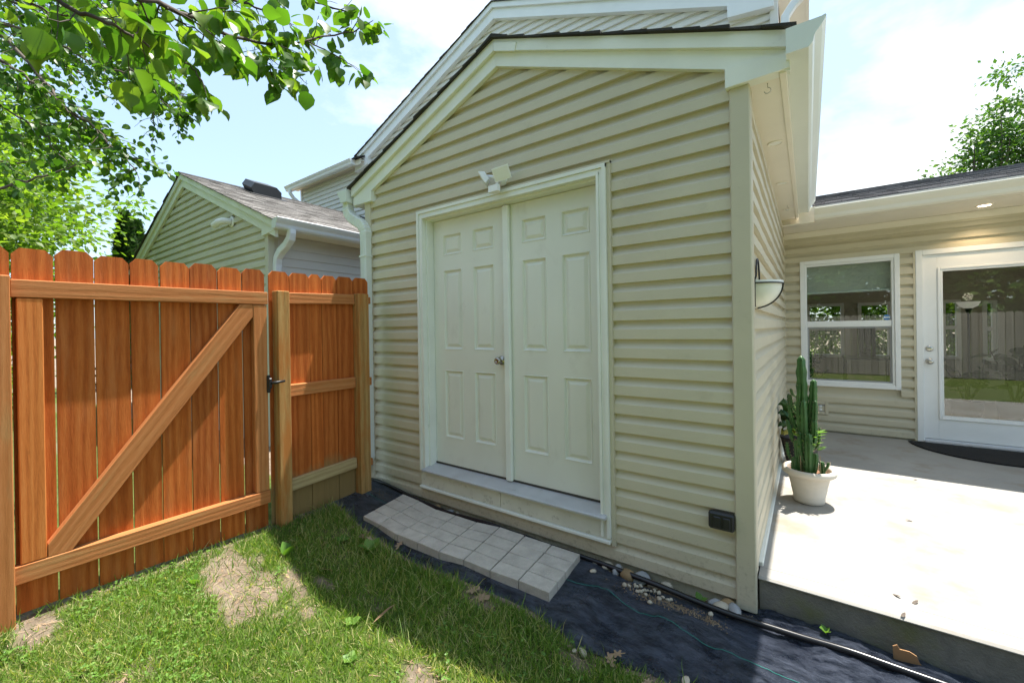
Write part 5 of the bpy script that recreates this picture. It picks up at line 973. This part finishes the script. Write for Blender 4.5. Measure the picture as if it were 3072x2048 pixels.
for x0, x1, z1 in ((-.05, -.055, .58), (.0, .005, .56), (.06, .058, .60)):
    b = MB(); b.tube([(x0, y_-.09, .44), (x1, y_-.09, z1)], .002, 5); b.build('plant_stake', 'spine', cac)
bp = thing('black_pot', (-.07, 4.50, .242), 'ribbed black nursery pot behind the cream pot', 'pot')
pr = [(.0005, 0), (.098, 0)]
for i in range(14): f = i/13; pr += [(.098+.046*f, .005+.228*f), (.1005+.046*f, .012+.228*f)]
pr += [(.150, .245), (.150, .262), (.142, .262), (.138, .20)]
b = MB(); b.lathe(pr, -.07, 4.50, .242, 32); b.build('pot_body', 'pot_black', bp, True); b = MB(); b.lathe([(.0005, .215), (.142, .21)], -.07, 4.5, .242, 20); b.build('potting_soil', 'bark_mulch', bp)
kale = thing('kale_plant', (-.07, 4.50, .45), 'frilly blue-green kale growing in the black nursery pot', 'plant')
def kale_leaf(base, tip, w, tint):
    n_, m = 9, 13; base, tip = np.array(base), np.array(tip); ax = tip-base; L = np.linalg.norm(ax); sd_ = np.cross(ax, [0, 0, 1.]); sd_ /= np.linalg.norm(sd_); nn = np.cross(sd_, ax/L); V = []
    for i in range(n_):
        f = i/(n_-1); ww = w*(math.sin(math.pi*min(1, f*.95+.05))**.6)*(.3+.7*f)
        for j in range(m):
            g = (j/(m-1)-.5)*2; V.append(tuple(base+ax*f+sd_*g*ww+nn*(.03*math.sin(g*9+i*2.1)*abs(g)+.10*L*math.sin(f*2.4))))
    F = [(i*m+j, i*m+j+1, (i+1)*m+j+1, (i+1)*m+j) for i in range(n_-1) for j in range(m-1)]; me = bpy.data.meshes.new('leaf'); me.from_pydata(V, [], F); a = me.attributes.new('tint', 'FLOAT', 'POINT'); a.data.foreach_set('value', [tint]*len(V)); link('leaf', me, 'kale_leaf', kale, True)
for tip, w, tn in (((-.20, 4.42, .80), .05, .3), ((-.21, 4.40, .70), .055, .2), ((-.19, 4.38, .60), .05, .35), ((-.17, 4.36, .53), .045, .95), ((-.10, 4.40, .78), .05, .4), ((-.02, 4.44, .76), .05, .3), ((.03, 4.5, .68), .045, .2), ((-.12, 4.6, .78), .05, .3), ((-.05, 4.36, .64), .05, .5), ((-.15, 4.55, .72), .05, .45), ((.0, 4.38, .58), .04, .6)): kale_leaf((-.07, 4.5, .54), (tip[0]*1.05, tip[1]-.10, tip[2]+.03), w*2.0, tn)
b = MB(); b.tube([(-.07, 4.5, .44), (-.068, 4.5, .58)], .012, 8); b.build('stalk', 'clover', kale)
# litter on the slab
for (gx, gy_), lb in (((1252, 668), 'dark leaf scrap lying in the middle of the sunny patio'), ((1288, 440), 'thin twig scrap on the patio beside the shadow of the eave'), ((1186, 1086), 'curled brown scrap on the patio near its outer edge'), ((1287, 1123), 'brown leaf scrap close to the patio edge'), ((1221, 1194), 'dry oak scrap on the lip of the patio slab'), ((492, 575), 'round tan seed on the patio by the base strip')):
    p = on_z(2050+gx*1022/1890, 1200+gy_*1022/1890, .2425); a = random.uniform(0, 6); V = [(0, 0, .002)]+[(.017*math.cos(q)*(1+.3*math.sin(3*q+a)), .007*math.sin(q), .004+.004*math.cos(q)) for q in np.linspace(0, 6.28, 9)[:-1]]
    me = bpy.data.meshes.new('scrap'); me.from_pydata(V, [], [(0, i+1, (i+1) % 8+1) for i in range(8)]); o = kid(None, 'leaf_scrap', me, 'bark', p, (0, 0, a)); tag(o, lb, 'leaf scrap', 'litter on the patio')
# door mat
b = MB(); pts = [(1.46+.60*math.cos(rad(180+180*i/28)), 6.07+.60*math.sin(rad(180+180*i/28))) for i in range(29)]; b.prism(pts, .2435, .2535, lambda u, v, d: (u, v, d)); tag(b.build('door_mat', 'coir'), 'black half-round coir mat on the patio below the glass door', 'mat')

# ================================================================== FIXTURES
fl = thing('flood_light', (-1.77, 2.386, 2.58), 'white twin-head motion flood light above the double doors', 'light')
b = MB(); b.lathe([(.0005, .040), (.034, .038), (.046, .026), (.050, 0)], 0, 0, 0, 24); b.v = [(-1.775+x, 2.392-z_, 2.585+y) for x, y, z_ in b.v]; b.build('base_plate', 'white_trim', fl, True)
def flood_head(c, nrm, upv, lens):
    c, nrm, upv = Vector(c), Vector(nrm).normalized(), Vector(upv); sd_ = nrm.cross(upv).normalized(); upv = sd_.cross(nrm).normalized()
    def rect(w, h, d): return [c+sd_*x*w+upv*y*h+nrm*d for x, y in ((-1, -1), (1, -1), (1, 1), (-1, 1))]
    b = MB(); r = rect(.038, .030, -.035)+rect(.052, .040, -.012)+rect(.060, .046, 0)+rect(.060, .046, .006)+rect(.054, .041, .0065)
    b.add(r, [(3, 2, 1, 0)]+[(4*k+i, 4*k+(i+1) % 4, 4*k+4+(i+1) % 4, 4*k+4+i) for k in range(4) for i in range(4)]+[(16, 17, 18, 19)]); o = b.build('lamp_head', 'white_trim', fl)
    b = MB(); b.add(rect(.050, .037, .0085)+rect(.050, .037, .0068), [(0, 1, 2, 3), (0, 4, 5, 1), (1, 5, 6, 2), (2, 6, 7, 3), (3, 7, 4, 0)]); b.build('lens', 'lamp_glass', o)
    b = MB(); b.tube([tuple(c-nrm*.034), (-1.775, 2.345, 2.585)], [.013, .012], 10); b.build('arm', 'white_trim', fl, True)
flood_head((-1.705, 2.285, 2.582), (.45, -.80, -.42), (-.25, 0, 1), True); flood_head((-1.875, 2.295, 2.58), (-.75, -.42, -.55), (.1, 0, 1), True)
b = MB(); b.tube([(-1.775, 2.345, 2.55), (-1.778, 2.315, 2.525)], .010, 10); b.build('neck', 'white_trim', fl, True)
b = MB(); b.prism([(-.042, .022), (.042, .022), (.045, -.004), (.02, -.034), (-.02, -.034), (-.045, -.004)], 2.47, 2.515, lambda u, v, d: (-1.778+u, 2.30-v, d)); b.build('motion_sensor', 'white_trim', fl)
# wall sconce
sc_ = thing('wall_sconce', (-.238, 2.62, 1.66), 'half-bowl wall sconce with black wire frame beside the corner post', 'light')
prof = [(.0005, 0)]+[(.128*math.sin(a), .126*(1-math.cos(a))) for a in np.linspace(.1, math.pi/2, 10)]
b = MB(); b.lathe(prof, -.236, 2.62, 1.603, 20, -math.pi/2, math.pi/2); b.build('glass_bowl', 'lamp_glass', sc_, True)
b = MB(); b.lathe([(.130, 0), (.134, .004), (.134, .014), (.126, .014), (.126, 0)], -.236, 2.62, 1.727, 24, -math.pi/2, math.pi/2); b.build('bowl_rim', 'white_trim', sc_)
arc = [(-.236+.132*math.sin(a), 2.62, 1.729-.130*math.cos(a-0)) for a in np.linspace(0, math.pi/2, 14)]
b = MB(); b.tube([(p[0], p[1], p[2]) for p in arc], .0038, 8); b.build('frame_rib', 'iron', sc_, True)
b = MB(); b.tube([(-.236+.135*math.cos(a), 2.62+.135*math.sin(a), 1.726) for a in np.linspace(-math.pi/2, math.pi/2, 22)], .0036, 8); b.build('frame_hoop', 'iron', sc_, True)
b = MB(); b.tube([(-.222, 2.47, 1.60), (-.222, 2.47, 1.74)]+[(-.215, 2.56-.09*math.cos(a), 1.74+.118*math.sin(a)) for a in np.linspace(.15, math.pi-.15, 14)]+[(-.212, 2.65, 1.735)], .0045, 8); b.build('frame_loop', 'iron', sc_, True)
b = MB(); b.tube([(-.236, 2.62, 1.598), (-.234, 2.55, 1.60), (-.234, 2.485, 1.62)], .0038, 8); b.build('frame_foot', 'iron', sc_, True)
b = MB(); b.box(-.240, -.224, 2.58, 2.66, 1.62, 1.72, .004); b.build('back_plate', 'white_trim', sc_)
# outlets
ob = thing('outlet_cover', (-.375, 2.36, .495), 'black double outlet cover on the siding at the corner post', 'outlet')
b = MB(); b.box(-.436, -.3165, 2.345, 2.385, .452, .540, .008); b.build('housing', 'black_plastic', ob)
for x0 in (-.413, -.368): b = MB(); b.box(x0, x0+.036, 2.338, 2.346, .462, .522, .004); b.build('flap', 'black_plastic', ob)
wo = thing('wall_outlet', (.11, 6.13, .52), 'recessed outlet in a beige block on the sunroom wall', 'outlet')
b = MB(); ring(b, .036, .186, .444, .595, .032, 6.122, 6.15, .003); b.build('mounting_block', 'siding', wo); b = MB(); b.box(.068, .154, 6.136, 6.148, .476, .563); b.build('recess', 'box_grey', wo); b = MB(); b.box(.098, .126, 6.13, 6.137, .527, .552, .003); b.build('receptacle', 'white_trim', wo); b = MB(); b.box(.098, .126, 6.13, 6.137, .487, .512, .003); b.build('receptacle', 'white_trim', wo)
# recessed soffit lights
for x, y, zz, r, lb, lit in ((-.163, 3.255, 2.712, .038, 'round recessed soffit light first from the eave end', False), (-.163, 4.20, 2.712, .038, 'round recessed soffit light second along the side eave', False), (-.160, 5.18, 2.712, .038, 'round recessed soffit light closest to the inner corner', False), (1.392, 5.885, 2.629, .05, 'glowing recessed light in the soffit above the glass door', True)):
    t = thing('soffit_light', (x, y, zz), lb, 'light', 'recessed lights in the soffits')
    b = MB(); b.lathe([(r*1.22, 0), (r*1.18, -.006), (r, -.007), (r*.92, -.001)], x, y, zz-.0006, 24); b.build('trim_ring', 'cream_soffit', t, True)
    b = MB(); b.lathe([(.0005, -.003), (r*.93, -.002)], x, y, zz-.0005, 20); b.build('lens', 'lit_bulb' if lit else 'lamp_glass', t)
    if lit:
        pl = bpy.data.lights.new('soffit_lamp', 'SPOT'); pl.energy = 5; pl.color = (1, .74, .46); pl.spot_size = rad(120); pl.spot_blend = .6; pl.shadow_soft_size = .04; po = bpy.data.objects.new('soffit_lamp', pl); COL.objects.link(po); po.location = (x, y, zz-.02)
for x, y in ((-.15, 2.435), (-.155, 5.02)):
    b = MB(); b.tube([(x, y, 2.715), (x, y, 2.69)]+[(x+.014*math.sin(a), y, 2.676+.014*math.cos(a)) for a in np.linspace(0, 4.6, 14)], .0022, 6); tag(b.build('screw_hook', 'satin_nickel', None, True), 'small screw hook in the soffit by the eave end' if y < 3 else 'small screw hook in the soffit by the inner corner', 'hook')

# ================================================================== SUNROOM INTERIOR
FYW = 9.75
rm = MB(); rm.box(-.25, 5.4, 6.28, 10.0, .18, .235); tag(rm.build('room_floor', 'room_floor'), kind='structure')
rm = MB(); rm.box(-.25, 5.4, 6.275, 9.9, 2.66, 2.70); tag(rm.build('room_ceiling', 'room_ceiling'), kind='structure')
def opening(px0, px1, py0, py1): a, c = on_y(px0, py1, FYW), on_y(px1, py0, FYW); return a[0], c[0], a[2], c[2]
ops = [opening(2421.5, 2531.5, 909, 1066), opening(2575, 2674, 905, 1068), opening(2825, 2881, 898, 1072), opening(2948, 2990, 900, 1078)]
xs = [-.25]; b = MB()
for x0, x1, z0, z1 in ops:
    z0 -= .02; b.box(xs[-1], x0, FYW, FYW+.12, .2, 2.68); b.box(x0+.0004, x1-.0004, FYW, FYW+.12, .2, z0); b.box(x0+.0004, x1-.0004, FYW, FYW+.12, z1, 2.68); xs.append(x1)
b.box(xs[-1], 5.4, FYW, FYW+.12, .2, 2.68); fwall = tag(b.build('room_far_wall', 'room_wall'), kind='structure')
for x0, x1, z0, z1 in ops:
    b = MB(); ring(b, x0, x1, z0-.02, z1, .05, FYW-.03, FYW+.06); zm = z0+(z1-z0)*.52; b.box(x0+.05, x1-.05, FYW-.02, FYW+.04, zm-.03, zm+.03); b.build('window_frame', 'white_trim', fwall)
b = MB(); b.box(5.3, 5.4, 6.28, 9.9, .2, 1.0); b.box(5.3, 5.4, 6.28, 9.9, 2.3, 2.68)
for yy in (6.3, 7.2, 8.1, 9.0, 9.8): b.box(5.3, 5.4, yy-.06, yy+.06, 1.0, 2.3)
b.box(-.25, -.2, 6.28, 9.9, .2, 2.68); tag(b.build('room_side_wall', 'room_wall'), kind='structure')
tl = thing('floor_lamp', (1.93, 8.2, .235), 'torchiere floor lamp with a pale bowl behind the glass door', 'lamp')
lp = on_y(2905, 932, 8.2); tl.location = (lp[0], 8.2, .235); lx = lp[0]
b = MB(); b.lathe([(.0005, 0), (.13, 0), (.13, .02), (.02, .03), (.012, .05), (.012, 1.38), (.04, 1.46)], lx, 8.2, .24, 20); b.build('stand', 'iron', tl, True)
b = MB(); b.lathe([(.04, 1.46), (.09, 1.495), (.118, 1.55), (.113, 1.55), (.085, 1.50)], lx, 8.2, .24, 24); b.build('bowl', 'lit_bowl', tl, True)
pl = bpy.data.lights.new('torchiere_bulb', 'POINT'); pl.energy = 2.5; pl.color = (1, .85, .66); pl.shadow_soft_size = .05; po = bpy.data.objects.new('torchiere_bulb', pl); COL.objects.link(po); po.location = (lx, 8.2, 1.86)
def house_plant(x, y, h, n_, s_, label):
    root = thing('house_plant', (x, y, .24), label, 'plant', 'potted plants inside the sunroom'); P, D = [], []; b = MB(); b.lathe([(.0005, 0), (.12, 0), (.16, .28), (.15, .28), (.14, .25), (.0005, .25)], x, y, .24, 20); b.build('pot', 'pot_black', root, True)
    st = MB()
    for k in range(5):
        a = k*1.3+x; top = (x+.22*math.cos(a), y+.2*math.sin(a), .24+h*(.65+.35*((k*37) % 10)/10)); st.tube([(x, y, .46), ((x+top[0])/2+.03, (y+top[1])/2, .24+h*.55), top], [.012, .009, .004], 6, False)
        for q in range(n_): f = RNG.uniform(.45, 1); P.append((x+(top[0]-x)*f, y+(top[1]-y)*f, .46+(top[2]-.46)*f)); aa = RNG.uniform(0, 6.28); D.append((math.cos(aa), math.sin(aa), RNG.uniform(-.3, .7)))
    st.build('stems', 'twig', root); V, lo, sz, tt = scatter(LEAF_V, LEAF_F, np.array(P), rot_from(np.array(D), RNG.normal(0, .5, len(P))), RNG.uniform(.7, 1.2, len(P))*s_, RNG.uniform(0, 1, len(P))); link('foliage', fast_mesh('foliage', V, lo, sz, tt, True), 'house_plant_leaf', root)
house_plant(1.62, 7.6, .85, 7, .16, 'rubber plant on the floor close behind the glass door'); house_plant(2.05, 7.7, 1.05, 9, .17, 'tall rubber plant under the floor lamp'); house_plant(2.55, 7.5, .8, 9, .18, 'broad-leaved plant at the hinge side of the glass door'); house_plant(-.02, 7.2, .95, 14, .12, 'dark bushy plant behind the sash window')
sp_ = on_y(2600, 1060, 8.6); t = thing('speaker', (sp_[0], 8.6, .24), 'black tower speaker on a low table behind the window', 'speaker')
b = MB(); b.box(sp_[0]-.1, sp_[0]+.1, 8.5, 8.7, 1.0, 1.46, .006); b.build('cabinet', 'black_plastic', t); b = MB(); b.lathe([(.06, 0), (.055, .01), (.03, .02), (.0005, .015)], 0, 0, 0, 20); b.v = [(sp_[0]+x, 8.499-z_, 1.12+y) for x, y, z_ in b.v]; b.build('driver', 'iron', t)
t2 = thing('side_table', (sp_[0], 8.6, .24), 'dark side table under the tower speaker', 'table'); b = MB(); b.box(sp_[0]-.3, sp_[0]+.3, 8.35, 8.85, .96, .998, .005); b.build('table_top', 'iron', t2)
for dx in (-.27, .27):
    for dy in (-.22, .22): b = MB(); b.box(sp_[0]+dx-.015, sp_[0]+dx+.015, 8.6+dy-.015, 8.6+dy+.015, .236, .96); b.build('leg', 'iron', t2)
